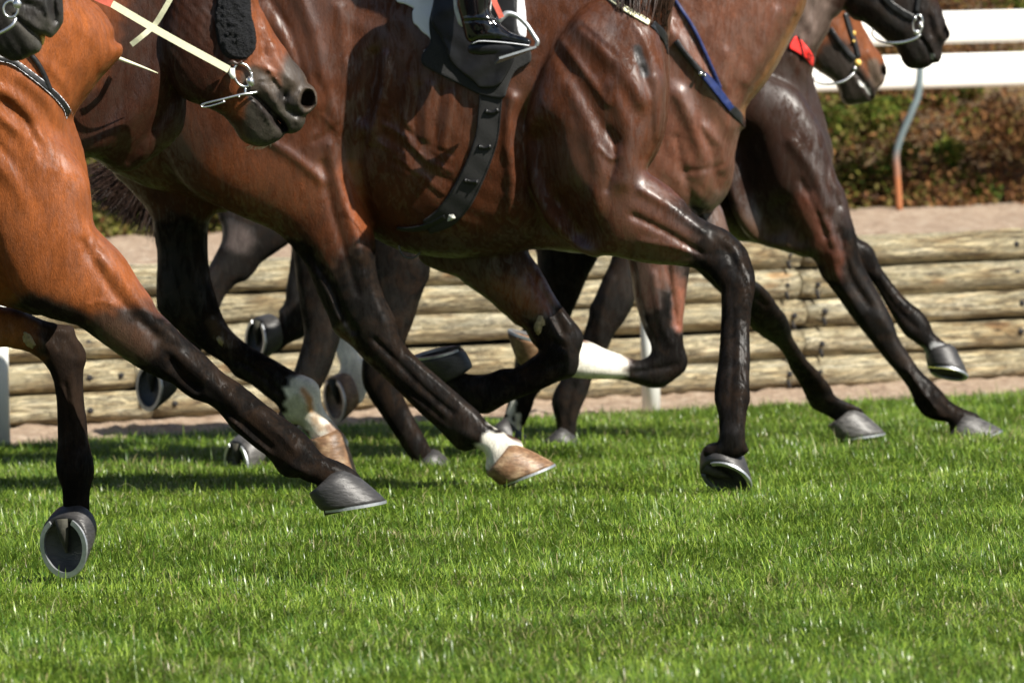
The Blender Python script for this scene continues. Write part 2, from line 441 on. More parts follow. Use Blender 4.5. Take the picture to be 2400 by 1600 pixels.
# ------------------------------------------------------------------ hoof and shoe
def ortho(t, n):
    t = np.array(t, float); t /= np.linalg.norm(t); n = np.array(n, float); n -= t * (n @ t); n /= np.linalg.norm(n)
    return t, n, np.cross(n, t)
def hoof(parent, centre, t, n, L=.14, Wd=.122, mat=None, shoe_mat=None, ht=.078, hh=.036, back=.75, shoe=True, top=.84):
    """centre = middle of the sole; t = towards the toe, n = into the leg"""
    t, n, l = ortho(t, n); c = np.array(centre, float); N = 36; rows = 7
    def ring(v, sc):
        out = []
        for j in range(N):
            a = 2 * math.pi * j / N; x, y = math.cos(a), math.sin(a)
            if x < 0: x = -(abs(x) ** .8) * .92; y = math.copysign(abs(y) ** .85, y)
            h = (hh + (ht - hh) * (x + 1) / 2); bulge = 1 + .03 * math.sin(v * math.pi)
            lx = x * L / 2 * sc * bulge - v * h * back; ly = y * Wd / 2 * sc * bulge
            out.append(c + t * lx + l * ly + n * (h * v))
        return out
    v = []; f = []
    prof = [(0, 1.0), (.12, 1.0), (.3, .97), (.5, .94), (.7, .91), (.88, .88), (1.0, top), (1.08, top * .8)]
    v += [p - 0 for q in prof for p in ring(*q)]
    R = len(prof)
    f += [(i * N + j, i * N + (j + 1) % N, (i + 1) * N + (j + 1) % N, (i + 1) * N + j) for i in range(R - 1) for j in range(N)]
    f.append(tuple((R - 1) * N + j for j in range(N)))
    # sole: rim, recess, frog
    k0 = len(v); v += [c + (p - c) * .86 for p in ring(0, 1)]; v += [c + (p - c) * .8 + n * .009 for p in ring(0, 1)]; v.append(c + n * .012)
    f += [(j, k0 + j, k0 + (j + 1) % N, (j + 1) % N) for j in range(N)]
    f += [(k0 + j, k0 + N + j, k0 + N + (j + 1) % N, k0 + (j + 1) % N) for j in range(N)]
    f += [(k0 + N + j, k0 + 2 * N, k0 + N + (j + 1) % N) for j in range(N)]
    o = link('hoof', mesh('hoof', v, f), mat, parent)
    m = MB(); fr = [c - t * L * .42 + n * .004, c - t * L * .2 + n * .002, c + t * L * .12 + n * .006]
    m.tube(fr, [.017, .013, .003], 8); m.build('frog', M['sole'], o)
    if shoe:
        sv = []; K = 40
        for j in range(K + 1):
            a = (-150 + 300 * j / K) * math.pi / 180; x, y = math.cos(a), math.sin(a)
            if x < 0: x *= .9
            for rr, dz in ((1.01, 0.0005), (1.01, -.006), (.84, -.006), (.84, .0005)):
                sv.append(c + t * x * L / 2 * rr + l * y * Wd / 2 * (rr if rr > 1 else .83) + n * dz)
        sf = [(j * 4 + i, j * 4 + (i + 1) % 4, (j + 1) * 4 + (i + 1) % 4, (j + 1) * 4 + i) for j in range(K) for i in range(4)]
        sf += [(0, 1, 2, 3), (K * 4 + 3, K * 4 + 2, K * 4 + 1, K * 4)]
        so = link('horseshoe', mesh('horseshoe', sv, sf, False), shoe_mat or M['shoe'], o)
    return o
# ================================================================== the place
M = {}
M['sole'] = plain('hoof_sole', (.035, .033, .022), .8, var=.4, scale=60, bumpd=.003)
M['shoe'] = plain('aluminium_shoe', (.45, .47, .49), .42, metal=.8, var=.15, scale=90)
M['steel'] = plain('bit_steel', (.75, .75, .74), .22, metal=.95, var=.1)
def hoof_mat(name, col, stripe=.35, patches=None):
    m, nt, b = new_mat(name)
    n = noise(nt, 26, 5, .6); s = noise(nt, 150, 3, .6, stretch=(.3, .3, 1, 0, .7, 0))
    r = ramp(nt, n.outputs[0], [(.3, tuple(c * .6 for c in col)), (.5, col), (.72, patches or tuple(min(1, c * 1.5) for c in col))])
    r2 = ramp(nt, s.outputs[0], [(.3, 1 - stripe), (.7, 1.1)])
    nt.links.new(mixc(nt, r.outputs[0], r2.outputs[0], 1.0), b.inputs['Base Color'])
    b.inputs['Roughness'].default_value = .48; bump(nt, b, s.outputs[0], .6, .003); return m
M['hoof_grey'] = hoof_mat('hoof_grey', (.038, .036, .035))
M['hoof_pale'] = hoof_mat('hoof_pale', (.105, .10, .095), .6)
M['hoof_tan'] = hoof_mat('hoof_tan', (.21, .115, .058), .5, (.42, .29, .17))

# --- turf
def P2(p, z=0.0): return on_ground([p], z)[0]
VL, VR = P2((0, 1052)), P2((2400, 930))             # where the turf ends
wd = VR - VL; wd /= np.linalg.norm(wd); wn = np.array([-wd[1], wd[0], 0])    # along the wall, and away from the camera
def along(s, n, z=0.0): return VL + wd * s + wn * n + np.array([0, 0, z])
def sheet(name, pts, mat, kind=None):
    o = link(name, mesh(name, pts, [tuple(range(len(pts)))], False), mat); tag(o, kind=kind); return o
m, nt, b = new_mat('soil_and_thatch')
n1 = noise(nt, 30, 6, .7); r = ramp(nt, n1.outputs[0], [(.3, (.02, .03, .008)), (.7, (.06, .07, .02))])
nt.links.new(r.outputs[0], b.inputs['Base Color']); b.inputs['Roughness'].default_value = .9
M['soil'] = m
g = 1500
sheet('ground', [(-g, -g, -.004), (g, -g, -.004), (g, g, -.004), (-g, g, -.004)], M['soil'], 'structure')

def grass_mat(name, g0, g1, dry):
    m, nt, b = new_mat(name)
    at = nt.nodes.new('ShaderNodeAttribute'); at.attribute_name = 'Col'
    nt.links.new(at.outputs[0], b.inputs['Base Color'])
    b.inputs['Roughness'].default_value = .33; b.inputs['Specular IOR Level'].default_value = .38
    out = nt.nodes['Material Output']; tr = nt.nodes.new('ShaderNodeBsdfTranslucent'); nt.links.new(at.outputs[0], tr.inputs[0])
    mx = nt.nodes.new('ShaderNodeMixShader'); mx.inputs[0].default_value = .32
    nt.links.new(b.outputs[0], mx.inputs[1]); nt.links.new(tr.outputs[0], mx.inputs[2]); nt.links.new(mx.outputs[0], out.inputs[0]); return m
M['grass'] = grass_mat('grass_blade', 0, 0, 0); M['leaf'] = grass_mat('leaf', 0, 0, 0); M['leaf'].node_tree.nodes['Principled BSDF'].inputs['Roughness'].default_value = .75; M['leaf'].node_tree.nodes['Principled BSDF'].inputs['Specular IOR Level'].default_value = .15
def blades(root, ln, wid, az, lean, curl, col, tipc=None):
    """n blades of three segments each, as arrays"""
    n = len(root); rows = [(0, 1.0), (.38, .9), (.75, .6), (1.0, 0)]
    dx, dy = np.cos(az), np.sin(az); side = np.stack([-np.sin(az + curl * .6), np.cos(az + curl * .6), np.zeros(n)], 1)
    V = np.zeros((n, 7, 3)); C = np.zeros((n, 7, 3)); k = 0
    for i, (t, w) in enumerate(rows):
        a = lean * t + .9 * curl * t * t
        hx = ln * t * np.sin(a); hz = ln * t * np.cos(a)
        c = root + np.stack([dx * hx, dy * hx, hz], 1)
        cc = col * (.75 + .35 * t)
        if i < 3:
            V[:, k] = c - side * (wid * w / 2)[:, None]; V[:, k + 1] = c + side * (wid * w / 2)[:, None]; C[:, k] = C[:, k + 1] = cc; k += 2
        else: V[:, k] = c; C[:, k] = cc
    base = (np.arange(n) * 7)[:, None]
    q = np.concatenate([base + np.array([[0, 1, 3, 2]]), base + np.array([[2, 3, 5, 4]]), base + np.array([[4, 5, 6, 6]])])
    return V.reshape(-1, 3), q, C.reshape(-1, 3)
def smooth_noise(x, y, s, seed):
    r = np.random.default_rng(seed); g = r.random((64, 64)); u = (x * s) % 63; v = (y * s) % 63
    i = u.astype(int); j = v.astype(int); f = u - i; k = v - j; f = f * f * (3 - 2 * f); k = k * k * (3 - 2 * k)
    return (g[i, j] * (1 - f) + g[i + 1, j] * f) * (1 - k) + (g[i, j + 1] * (1 - f) + g[i + 1, j + 1] * f) * k
def tri_mesh(name, V, Q, C):
    tri = Q[:, 2] == Q[:, 3]
    me = bpy.data.meshes.new(name); quads = Q[~tri]; tris = Q[tri][:, :3]
    me.vertices.add(len(V)); me.vertices.foreach_set('co', V.astype(np.float32).ravel())
    lp = np.concatenate([quads.ravel(), tris.ravel()]); me.loops.add(len(lp)); me.loops.foreach_set('vertex_index', lp.astype(np.int32))
    st = np.concatenate([np.arange(len(quads)) * 4, len(quads) * 4 + np.arange(len(tris)) * 3]); me.polygons.add(len(st)); me.polygons.foreach_set('loop_start', st.astype(np.int32))
    me.update(calc_edges=True); me.polygons.foreach_set('use_smooth', np.ones(len(st), bool))
    at = me.color_attributes.new('Col', 'FLOAT_COLOR', 'POINT'); c4 = np.ones((len(V), 4), np.float32); c4[:, :3] = C; at.data.foreach_set('color', c4.ravel())
    return me
def turf():
    # roots spread over the turf in view and a margin either side; denser close to the camera edge
    N = 1250000
    x = rng.uniform(-2.2, 2.4, N); y = rng.uniform(-8.3, 5.9, N)
    keep = np.abs(x) < (y + 25) * .056 + .30; x, y = x[keep], y[keep]
    nn = (np.stack([x, y], 1) - VL[:2]) @ wn[:2]
    edge = .03 * (smooth_noise(x + 5, y + 9, 6, 3) - .5) * 2
    keep = nn < edge; x, y, nn = x[keep], y[keep], nn[keep]
    cl = smooth_noise(x + 9, y + 9, 11, 1); cl2 = smooth_noise(x + 9, y + 9, 2.6, 2); cl3 = smooth_noise(x + 9, y + 9, 31, 5)
    keep = rng.random(len(x)) < (.45 + .55 * cl3); x, y, cl, cl2, nn = x[keep], y[keep], cl[keep], cl2[keep], nn[keep]; n = len(x)
    ln = (.022 + .021 * rng.random(n) + .015 * cl) * (.8 + .35 * cl2); ln = np.where(rng.random(n) < .06, ln * 1.5, ln)
    ln = np.where(nn > -.12, ln * .75, ln)
    wid = .0017 + .0020 * rng.random(n)
    az = rng.uniform(0, 2 * math.pi, n); bias = smooth_noise(x + 9, y + 9, 5, 8) * 6.3
    az = np.where(rng.random(n) < .45, bias + rng.normal(0, .5, n), az)
    lean = np.abs(rng.normal(.62, .42, n)); curl = np.abs(rng.normal(.5, .5, n))
    stalk = rng.random(n) < .006; lean = np.where(stalk, rng.uniform(.5, 1.2, n), lean); ln = np.where(stalk, ln * 1.5, ln); wid = np.where(stalk, wid * .7, wid)
    h = rng.random(n)[:, None]; c1 = np.array([.045, .115, .006]); c2 = np.array([.31, .42, .055]); c3 = np.array([.035, .10, .012])
    h = h ** 1.3; col = c1 * (1 - h) + c2 * h * (.75 + .5 * rng.random((n, 1))); k = (cl2 * .7)[:, None]; col = col * (1 - .5 * k) + c3 * .5 * k
    dry = rng.random(n) < .035 + .12 * (smooth_noise(x + 9, y + 9, 3.1, 12) > .72); col[dry] = np.array([.30, .27, .12]) * rng.uniform(.6, 1.2, (dry.sum(), 1))
    col[stalk] = np.array([.50, .52, .27])
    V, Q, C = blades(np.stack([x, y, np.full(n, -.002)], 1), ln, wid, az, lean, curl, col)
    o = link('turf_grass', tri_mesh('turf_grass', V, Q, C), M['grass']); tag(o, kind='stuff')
    tag(o, 'short green racecourse grass with a few dry pale blades', 'grass')
turf()

# --- strip of bark and sand between turf and wall, wall of logs, sand on top
m, nt, b = new_mat('sandy_soil')
n1 = noise(nt, 16, 8, .75); n2 = noise(nt, 90, 4, .7)
r = ramp(nt, n1.outputs[0], [(.3, (.19, .12, .075)), (.5, (.36, .26, .18)), (.7, (.50, .41, .31))]); r2 = ramp(nt, n2.outputs[0], [(.34, .45), (.46, 1.0), (.7, 1.15)])
nt.links.new(mixc(nt, r.outputs[0], r2.outputs[0], 1.0), b.inputs['Base Color']); b.inputs['Roughness'].default_value = .95
bump(nt, b, n2.outputs[0], .9, .012); M['sand'] = m
def rough_strip(name, s0, s1, n0, n1, z0, z1, mat, step=.05, amp=.008, seed=3, kind='structure'):
    a = np.arange(s0, s1, step); bb = np.linspace(n0, n1, max(2, int((n1 - n0) / step) + 1)); r = np.random.default_rng(seed)
    V = []; 
    for i, s_ in enumerate(a):
        for j, q in enumerate(bb):
            t = (q - n0) / (n1 - n0); V.append(along(s_, q, z0 + (z1 - z0) * t + r.normal(0, amp)))
    nb = len(bb); f = [(i * nb + j, (i + 1) * nb + j, (i + 1) * nb + j + 1, i * nb + j + 1) for i in range(len(a) - 1) for j in range(nb - 1)]
    o = link(name, mesh(name, V, f), mat); tag(o, kind=kind); return o
WALLN = 1.15; HW = .485
rough_strip('dirt_path', -4, 9, -.02, WALLN + .05, -.001, .010, M['sand'], .04, .005)
rough_strip('sand_path', -6, 14, WALLN + .02, 9.5, HW - .012, HW + .0, M['sand'], .07, .006, 5)
# scattered clods and bark chips lie on the sand: part of its own surface
m, nt, b = new_mat('log_wood')
tc = nt.nodes.new('ShaderNodeTexCoord'); geo = nt.nodes.new('ShaderNodeObjectInfo')
addv = nt.nodes.new('ShaderNodeVectorMath'); addv.operation = 'ADD'; sc_ = nt.nodes.new('ShaderNodeVectorMath'); sc_.operation = 'SCALE'
comb = nt.nodes.new('ShaderNodeCombineXYZ'); nt.links.new(geo.outputs['Random'], comb.inputs[0]); nt.links.new(geo.outputs['Random'], comb.inputs[1])
nt.links.new(comb.outputs[0], sc_.inputs[0]); sc_.inputs['Scale'].default_value = 37
nt.links.new(tc.outputs['Object'], addv.inputs[0]); nt.links.new(sc_.outputs[0], addv.inputs[1])
g1 = noise(nt, 7, 7, .68, vec=addv.outputs[0], stretch=(.5, 6, 6), dist=1.1)
g2 = noise(nt, 34, 7, .75, vec=addv.outputs[0], stretch=(.45, 4, 4), dist=.9)
g4 = noise(nt, 11, 8, .8, vec=addv.outputs[0], stretch=(.22, 5, 5), dist=1.6)
g3 = noise(nt, 3.0, 4, .6, vec=addv.outputs[0], stretch=(1, 3, 3))
c1 = ramp(nt, g1.outputs[0], [(.30, (.20, .13, .07)), (.40, (.55, .43, .25)), (.48, (.82, .71, .46)), (.70, (.90, .86, .68))])
c2 = ramp(nt, g2.outputs[0], [(.38, .16), (.44, .75), (.5, 1.0), (.7, 1.12)])
c3 = ramp(nt, g3.outputs[0], [(.32, (.55, .45, .33)), (.48, (.95, .93, .86)), (.62, (1, 1, 1)), (.8, (1.0, .84, .66))])
c4 = ramp(nt, g4.outputs[0], [(.455, 1.0), (.485, .12), (.515, .15), (.55, 1.0)])
cc = mixc(nt, mixc(nt, mixc(nt, c1.outputs[0], c2.outputs[0], 1.0), c3.outputs[0], 1.0), c4.outputs[0], .85)
kn = nt.nodes.new('ShaderNodeTexVoronoi'); kn.inputs['Scale'].default_value = 3.2; mpk = nt.nodes.new('ShaderNodeMapping'); mpk.inputs['Scale'].default_value = (.8, 2.6, 2.6); nt.links.new(addv.outputs[0], mpk.inputs[0]); nt.links.new(mpk.outputs[0], kn.inputs['Vector'])
kr = ramp(nt, kn.outputs['Distance'], [(.03, (.25, .15, .08)), (.10, (.75, .52, .36)), (.16, (1, 1, 1))]); cc = mixc(nt, cc, kr.outputs[0], .85)
nt.links.new(cc, b.inputs['Base Color']); b.inputs['Roughness'].default_value = .8
p = bump(nt, None, g1.outputs[0], .9, .03); p = bump(nt, None, c4.outputs[0], .8, .012, p); bump(nt, b, g2.outputs[0], .9, .008, p); M['log'] = m
M['log_end'] = plain('log_end', (.20, .13, .06), .85, var=.4, scale=30)
M['iron'] = plain('rusty_bolt', (.015, .013, .012), .8, var=.5, scale=50)
wallo = empty('log_wall', along(1.5, WALLN)); tag(wallo, 'low retaining wall of stacked horizontal round logs behind the running horses', 'wall')
joint_s = None
def wall_px(p):
    d = rays([p])[0]; t = ((VL + wn * (WALLN - HW * .1) - CAM) @ wn) / (d @ wn); return CAM + d * t
joint_s = float((wall_px((1882, 700)) - VL) @ wd)
D_LOG = HW / 5
for row in range(5):
    if row % 2 == 0 or row == 3: cuts = [-3.8, joint_s - 2.45 + .03 * row, joint_s + .012 * (row % 3), joint_s + 2.6, joint_s + 6.5]
    else: cuts = [-3.8, joint_s - 2.52, joint_s + .01, joint_s + 2.5, joint_s + 6.5]
    for i in range(len(cuts) - 1):
        a, bq = cuts[i] + .006, cuts[i + 1] - .006; K = int((bq - a) / .06); J = 18; r0, r1 = D_LOG * .5 * rng.uniform(.93, 1.06), D_LOG * .5 * rng.uniform(.90, 1.05)
        V = []; ph = rng.uniform(0, 6, 4)
        bow = .004 * rng.normal()
        for q in range(K + 1):
            t = q / K; s_ = a + (bq - a) * t; rr = r0 + (r1 - r0) * t
            for j in range(J):
                an = 2 * math.pi * j / J
                w = rr * (1 + .05 * math.sin(3 * an + ph[0] + s_ * 2.2) + .045 * math.sin(5 * an + ph[1] - s_ * 5) + .02 * math.sin(s_ * 17 + ph[2]) + .02 * rng.normal())
                if q in (0, K): w *= .9
                V.append((s_, -w * math.cos(an), (row + .5) * D_LOG + w * math.sin(an) + bow * math.sin(t * 3.1)))
        f = [(q * J + j, (q + 1) * J + j, (q + 1) * J + (j + 1) % J, q * J + (j + 1) % J) for q in range(K) for j in range(J)]
        f += [tuple(range(J)), tuple(range(K * J, (K + 1) * J))[::-1]]
        o = link('log', mesh('log', V, f), M['log'], None)
        ang = math.atan2(wd[1], wd[0]); org = along(0, WALLN, .012)
        o.parent = wallo; o.matrix_parent_inverse = Matrix.Translation(-Vector(wallo.location)); o.location = tuple(org); o.rotation_euler = (0, 0, ang)
        # bolt heads and their stains near each end and the middle
        for sb in (a + .055, bq - .055):
            if -1.5 < sb < 6:
                mb = MB(); rr = D_LOG * .5
                c = along(sb, WALLN - rr * 1.04, (row + .5) * D_LOG + .012 + rng.normal(0, .004))
                mb.tube([c + wn * .03, c - wn * .004], rng.uniform(.0075, .011), 9)
                if abs(sb - joint_s) < .2:
                    mb.tube([c + wn * .022 - np.array([0, 0, .0]), c + wn * .001 - np.array([0, 0, .045])], [.008, .006], 7)
                bo = mb.build('bolt', M['iron'], o); bo.matrix_parent_inverse = (Matrix.Translation(o.location) @ Matrix.Rotation(ang, 4, 'Z')).inverted()
# extra bolts seen on the left stretch
for p in ((207, 804), (210, 885), (212, 962), (2382, 572), (2385, 639), (2396, 710), (2394, 776)):
    c = wall_px(p); mb = MB(); mb.tube([c + wn * .03, c - wn * .003], .0105, 9); mb.build('bolt', M['iron'], wallo)

# --- two boards of white rail on a bent metal stay, further back
M['white'] = plain('white_paint', (.80, .80, .76), .38, var=.03, scale=6)
M['stay'] = None
m, nt, b = new_mat('stay_metal'); tc = nt.nodes.new('ShaderNodeTexCoord'); sp = nt.nodes.new('ShaderNodeSeparateXYZ'); nt.links.new(tc.outputs['Object'], sp.inputs[0])
nn_ = noise(nt, 20); ad = nt.nodes.new('ShaderNodeMath'); ad.operation = 'MULTIPLY_ADD'; nt.links.new(nn_.outputs[0], ad.inputs[0]); ad.inputs[1].default_value = .12; nt.links.new(sp.outputs[2], ad.inputs[2])
r = ramp(nt, ad.outputs[0], [(.66, (.36, .13, .05)), (.78, (.12, .16, .17))]); nt.links.new(r.outputs[0], b.inputs['Base Color']); b.inputs['Roughness'].default_value = .45; M['stay'] = m
RN = None
base = P2((2108, 490), HW + .0); RN = float((base - VL) @ wn); RS = float((base - VL) @ wd)
DR = base[1] + 25; ppm = FPX / DR
rail = empty('rail_fence', base); tag(rail, 'white double board rail on a bent metal stay behind the log wall', 'fence')
def board(z0, z1, th, name):
    V = []; n = 14
    prof = []
    for j in range(n):
        a = 2 * math.pi * j / n; prof.append((math.copysign(abs(math.cos(a)) ** .55, math.cos(a)) * th, math.copysign(abs(math.sin(a)) ** .6, math.sin(a)) * (z1 - z0) / 2 + (z0 + z1) / 2))
    ss = np.linspace(-3.5, 8.5, 40)
    for s_ in ss:
        for q, z in prof: V.append(along(s_, RN + q, z))
    f = [(i * n + j, (i + 1) * n + j, (i + 1) * n + (j + 1) % n, i * n + (j + 1) % n) for i in range(len(ss) - 1) for j in range(n)]
    f += [tuple(range(n)), tuple(range((len(ss) - 1) * n, len(ss) * n))[::-1]]
    return link(name, mesh(name, V, f), M['white'], rail)
zz = lambda y: HW + .0 + (490 - y) / ppm
board(zz(210), zz(130), .03, 'rail_board'); board(zz(106), zz(30), .03, 'rail_board')
for k, ds in enumerate((0, -3.9, 2.7)):
    mb = MB(); cx = 1 / (ppm * wd[0]); q = [along(RS + ds + dx * cx, RN + dn, zz(y_)) for dx, dn, y_ in ((0, 0, 500), (-4, 0, 400), (-5, 0, 362), (4, -.01, 320), (24, -.03, 262), (42, -.035, 205), (50, -.03, 60))]
    mb.tube(spline(q, 5), .0135, 10); mb.build('stay', M['stay'], rail)

# --- two plain white posts at the edge of the turf
postmat = M['white']
proto = None
for i, (px, py, lab) in enumerate([((-2), 1054, 'white round post standing at the left edge beside the bay horse'), (1527, 972, 'white round post standing on the turf edge behind the folded white foreleg')]):
    c = P2((px + (9 if i else 0) - (9 if i else 0), py)); c = P2((1527 if i else 2, py))
    root = empty('rail_post', c); tag(root, lab, 'post', 'white posts along the turf edge')
    mb = MB(); r_ = .029; mb.tube([c + np.array([0, 0, -.05]), c + np.array([0, 0, .50])], r_, 20); mb.build('post_shaft', M['white'], root)
    mb = MB(); mb.tube([c + np.array([0, 0, .50]), c + np.array([0, 0, .518]), c + np.array([0, 0, .524])], [r_ * 1.12, r_ * 1.1, r_ * .7], 20); mb.build('post_cap', M['white'], root)

# --- bank with shrubs behind the rail
m, nt, b = new_mat('bank_soil'); n1 = noise(nt, 5, 7, .7)
r = ramp(nt, n1.outputs[0], [(.3, (.02, .014, .008)), (.5, (.08, .05, .026)), (.7, (.13, .09, .04))]); nt.links.new(r.outputs[0], b.inputs['Base Color']); b.inputs['Roughness'].default_value = 1; M['bank'] = m
rough_strip('bank', -6, 18, RN + .5, RN + 4.5, HW, HW + 3.4, M['bank'], .12, .04, 9)
rough_strip('far_field', -40, 60, RN + 4.4, RN + 80, HW + 3.3, HW + 3.4, M['soil'], 4, .05, 10)
def leaf_cloud(name, centres, n, size, cols, parent=None, seed=1, warm=None):
    r = np.random.default_rng(seed); V = []; C = []
    k = r.integers(0, len(centres), n); cen = np.array([c[0] for c in centres])[k]; rad = np.array([c[1] for c in centres])[k]
    d = r.normal(size=(n, 3)); d /= np.linalg.norm(d, axis=1)[:, None]; pos = cen + d * rad[:, None] * (r.random(n) ** .35)[:, None] * np.array([1, .8, .8])
    u = r.normal(size=(n, 3)); u /= np.linalg.norm(u, axis=1)[:, None]; w = np.cross(u, r.normal(size=(n, 3))); w /= np.linalg.norm(w, axis=1)[:, None]
    s = size * r.uniform(.6, 1.4, n)[:, None]
    V = np.stack([pos - u * s, pos + w * s * .5, pos + u * s, pos - w * s * .5], 1).reshape(-1, 3)
    Q = (np.arange(n) * 4)[:, None] + np.arange(4)[None]
    cc = np.array(cols); h = r.random(n); pick = r.integers(0, len(cc), n)
    if warm is not None: pick = np.where(r.random(n) < np.clip((pos[:, 0] - .85) / .9, .15, .95), r.integers(0, warm, n), r.integers(warm, len(cc), n))
    ci = cc[pick] * r.uniform(.6, 1.3, (n, 1)); C = np.repeat(ci, 4, 0)
    me = mesh(name, V, Q, False, C); return link(name, me, M['leaf'], parent)
def bank_pt(px, py, lift=.05):
    # where the pixel's ray meets the sloping bank
    d = rays([(px, py)])[0]; o0 = along(0, RN + .5, HW); sl = 3.4 / 4.0; nrm = -wn * sl + np.array([0, 0, 1.0]); t = ((o0 - CAM) @ nrm) / (d @ nrm)
    return CAM + d * t + np.array([0, 0, lift])
brown = [(.16, .08, .035), (.10, .05, .025), (.22, .12, .05), (.06, .035, .02), (.13, .10, .03)]
green = [(.10, .15, .02), (.16, .19, .03), (.05, .09, .015), (.20, .20, .04)]
lc = []
r5 = np.random.default_rng(21)
for i in range(620):
    s_ = r5.uniform(-.5, 8); q = .35 + 3.2 * r5.random() ** 1.4; lc.append((along(s_, RN + q, HW + (q - .5) * .85 + .06), r5.uniform(.14, .30)))
o = leaf_cloud('undergrowth', lc, 330000, .0135, [(.20, .09, .035), (.12, .055, .025), (.26, .13, .05), (.07, .035, .02), (.17, .12, .04), (.14, .15, .03), (.20, .20, .04), (.17, .15, .05), (.09, .12, .025), (.22, .19, .06)], seed=4, warm=5); tag(o, 'brown and olive leafy undergrowth covering the bank behind the rail', 'undergrowth', kind='stuff')
shr = [((1975, 330), .16, 'yellow-green shrub just right of the foremost horse chest under the rail', green), ((2060, 300), .12, 'olive shrub against the left side of the bent stay', green),
       ((2050, 455), .12, 'dark green low plant at the left foot of the bent stay', green[1:3]), ((2210, 440), .15, 'low green plant growing right of the bent stay foot', green), ((2215, 300), .12, 'small olive bush under the rail right of the bent stay', green + brown[:1]),
       ((2330, 330), .17, 'russet brown bush at the right edge under the rail', brown), ((2330, 12), .2, 'olive bush showing above the upper rail at the right', green + brown[4:])]
for (px, py), rad, lab, cols in shr:
    c = bank_pt(px, py); root = empty('shrub', c - np.array([0, 0, rad])); tag(root, lab, 'shrub', 'shrubs on the bank')
    cs = [(c + r5.normal(0, rad * .5, 3) * np.array([1, .6, .8]), rad * r5.uniform(.35, .6)) for _ in range(7)]
    leaf_cloud('foliage', cs, 2600, .013, cols, root, seed=int(px))
    mb = MB()
    for _ in range(5):
        e = cs[r5.integers(0, 7)][0]; mb.tube(spline([c - np.array([0, 0, rad * 1.6]), (c + e) / 2 - np.array([0, 0, .04]), e], 4), np.linspace(.006, .002, 9), 5)
    mb.build('stem', M['bank'], root)
# weeds at the foot of the wall
for (px, lab, n, hh) in ((306, 'tall thin weed with pale stems at the foot of the log wall', 34, .11), (520, 'wispy green weed by the wall between the horse legs', 22, .08)):
    c = P2((px, 1040)); k = 0; nb = n
    root = c + np.stack([rng.normal(0, .05, nb), rng.normal(0, .02, nb), np.zeros(nb)], 1)
    V, Q, C = blades(root, rng.uniform(.05, hh, nb), np.full(nb, .0016), rng.uniform(0, 6.3, nb), np.abs(rng.normal(.2, .3, nb)), np.abs(rng.normal(.7, .5, nb)), np.tile(np.array([.14, .22, .04]), (nb, 1)))
    o = link('weed', tri_mesh('weed', V, Q, C), M['grass']); tag(o, lab, 'weed')
# ================================================================== the horses
BLACK = (.0065, .0052, .0045); DKB = (.014, .009, .0065); WHITE = (.78, .74, .64); PINK = (.45, .26, .17)
M['leather'] = plain('black_leather', (.008, .008, .009), .42, var=.3, scale=60, bumpd=.001)
M['blackcloth'] = plain('black_felt', (.016, .016, .016), .85, var=.35, scale=300, bumpd=.002)
M['elastic'] = plain('black_elastic', (.013, .0125, .012), .7, var=.25, scale=260, bumpd=.001)
M['whitecloth'] = plain('white_cloth', (.78, .79, .84), .7, var=.05, scale=12, bumpd=.004)
M['cream'] = plain('cream_webbing', (.74, .73, .50), .6, var=.06, scale=120, bumpd=.001)
M['redweb'] = plain('red_webbing', (.55, .11, .07), .6, var=.15, scale=120, bumpd=.001)
M['red'] = plain('red_cloth', (.85, .03, .025), .6, var=.1, scale=60)
M['blue'] = plain('blue_webbing', (.008, .018, .085), .45, var=.3, scale=80)
M['patent'] = plain('polished_boot', (.004, .0045, .006), .14, var=.2, scale=8, bumpd=.004, coat=.8)
M['stay_dark'] = plain('dull_steel', (.10, .10, .10), .35, metal=.8); M['fleece'] = None
m, nt, b = new_mat('black_fleece'); n1 = noise(nt, 160, 4, .8); n2 = noise(nt, 40, 4, .7)
r = ramp(nt, n1.outputs[0], [(.3, (.0015, .002, .003)), (.7, (.008, .009, .013))]); nt.links.new(r.outputs[0], b.inputs['Base Color']); b.inputs['Roughness'].default_value = .95
p = bump(nt, None, n2.outputs[0], 1, .02); bump(nt, b, n1.outputs[0], 1, .008, p); M['fleece'] = m
M['gold'] = plain('yellow_rubber', (.75, .50, .12), .35, var=.08)
M['whiterub'] = plain('white_rubber', (.80, .80, .72), .4, var=.04)
M['hair'] = plain('black_hair', (.020, .014, .011), .42, var=.5, scale=30)
M['mane'] = plain('brown_black_hair', (.035, .018, .012), .4, var=.5, scale=40)
M['chestnut'] = plain('callus', (.34, .27, .15), .9, var=.5, scale=120, bumpd=.01)
M['bay'] = coat_mat('bright_bay_coat', .36, .6, .4, .47, .25)
M['bay_head'] = coat_mat('deep_bay_coat', .36, .6, .4, .47, .3)
M['brown'] = coat_mat('brown_bay_coat', .36, .58, .5, .48, .6)
M['sweaty'] = coat_mat('sweaty_bay_coat', .34, .55, .6, .50, .9)
M['dark'] = coat_mat('dark_brown_coat', .34, .56, .45, .50, .5)

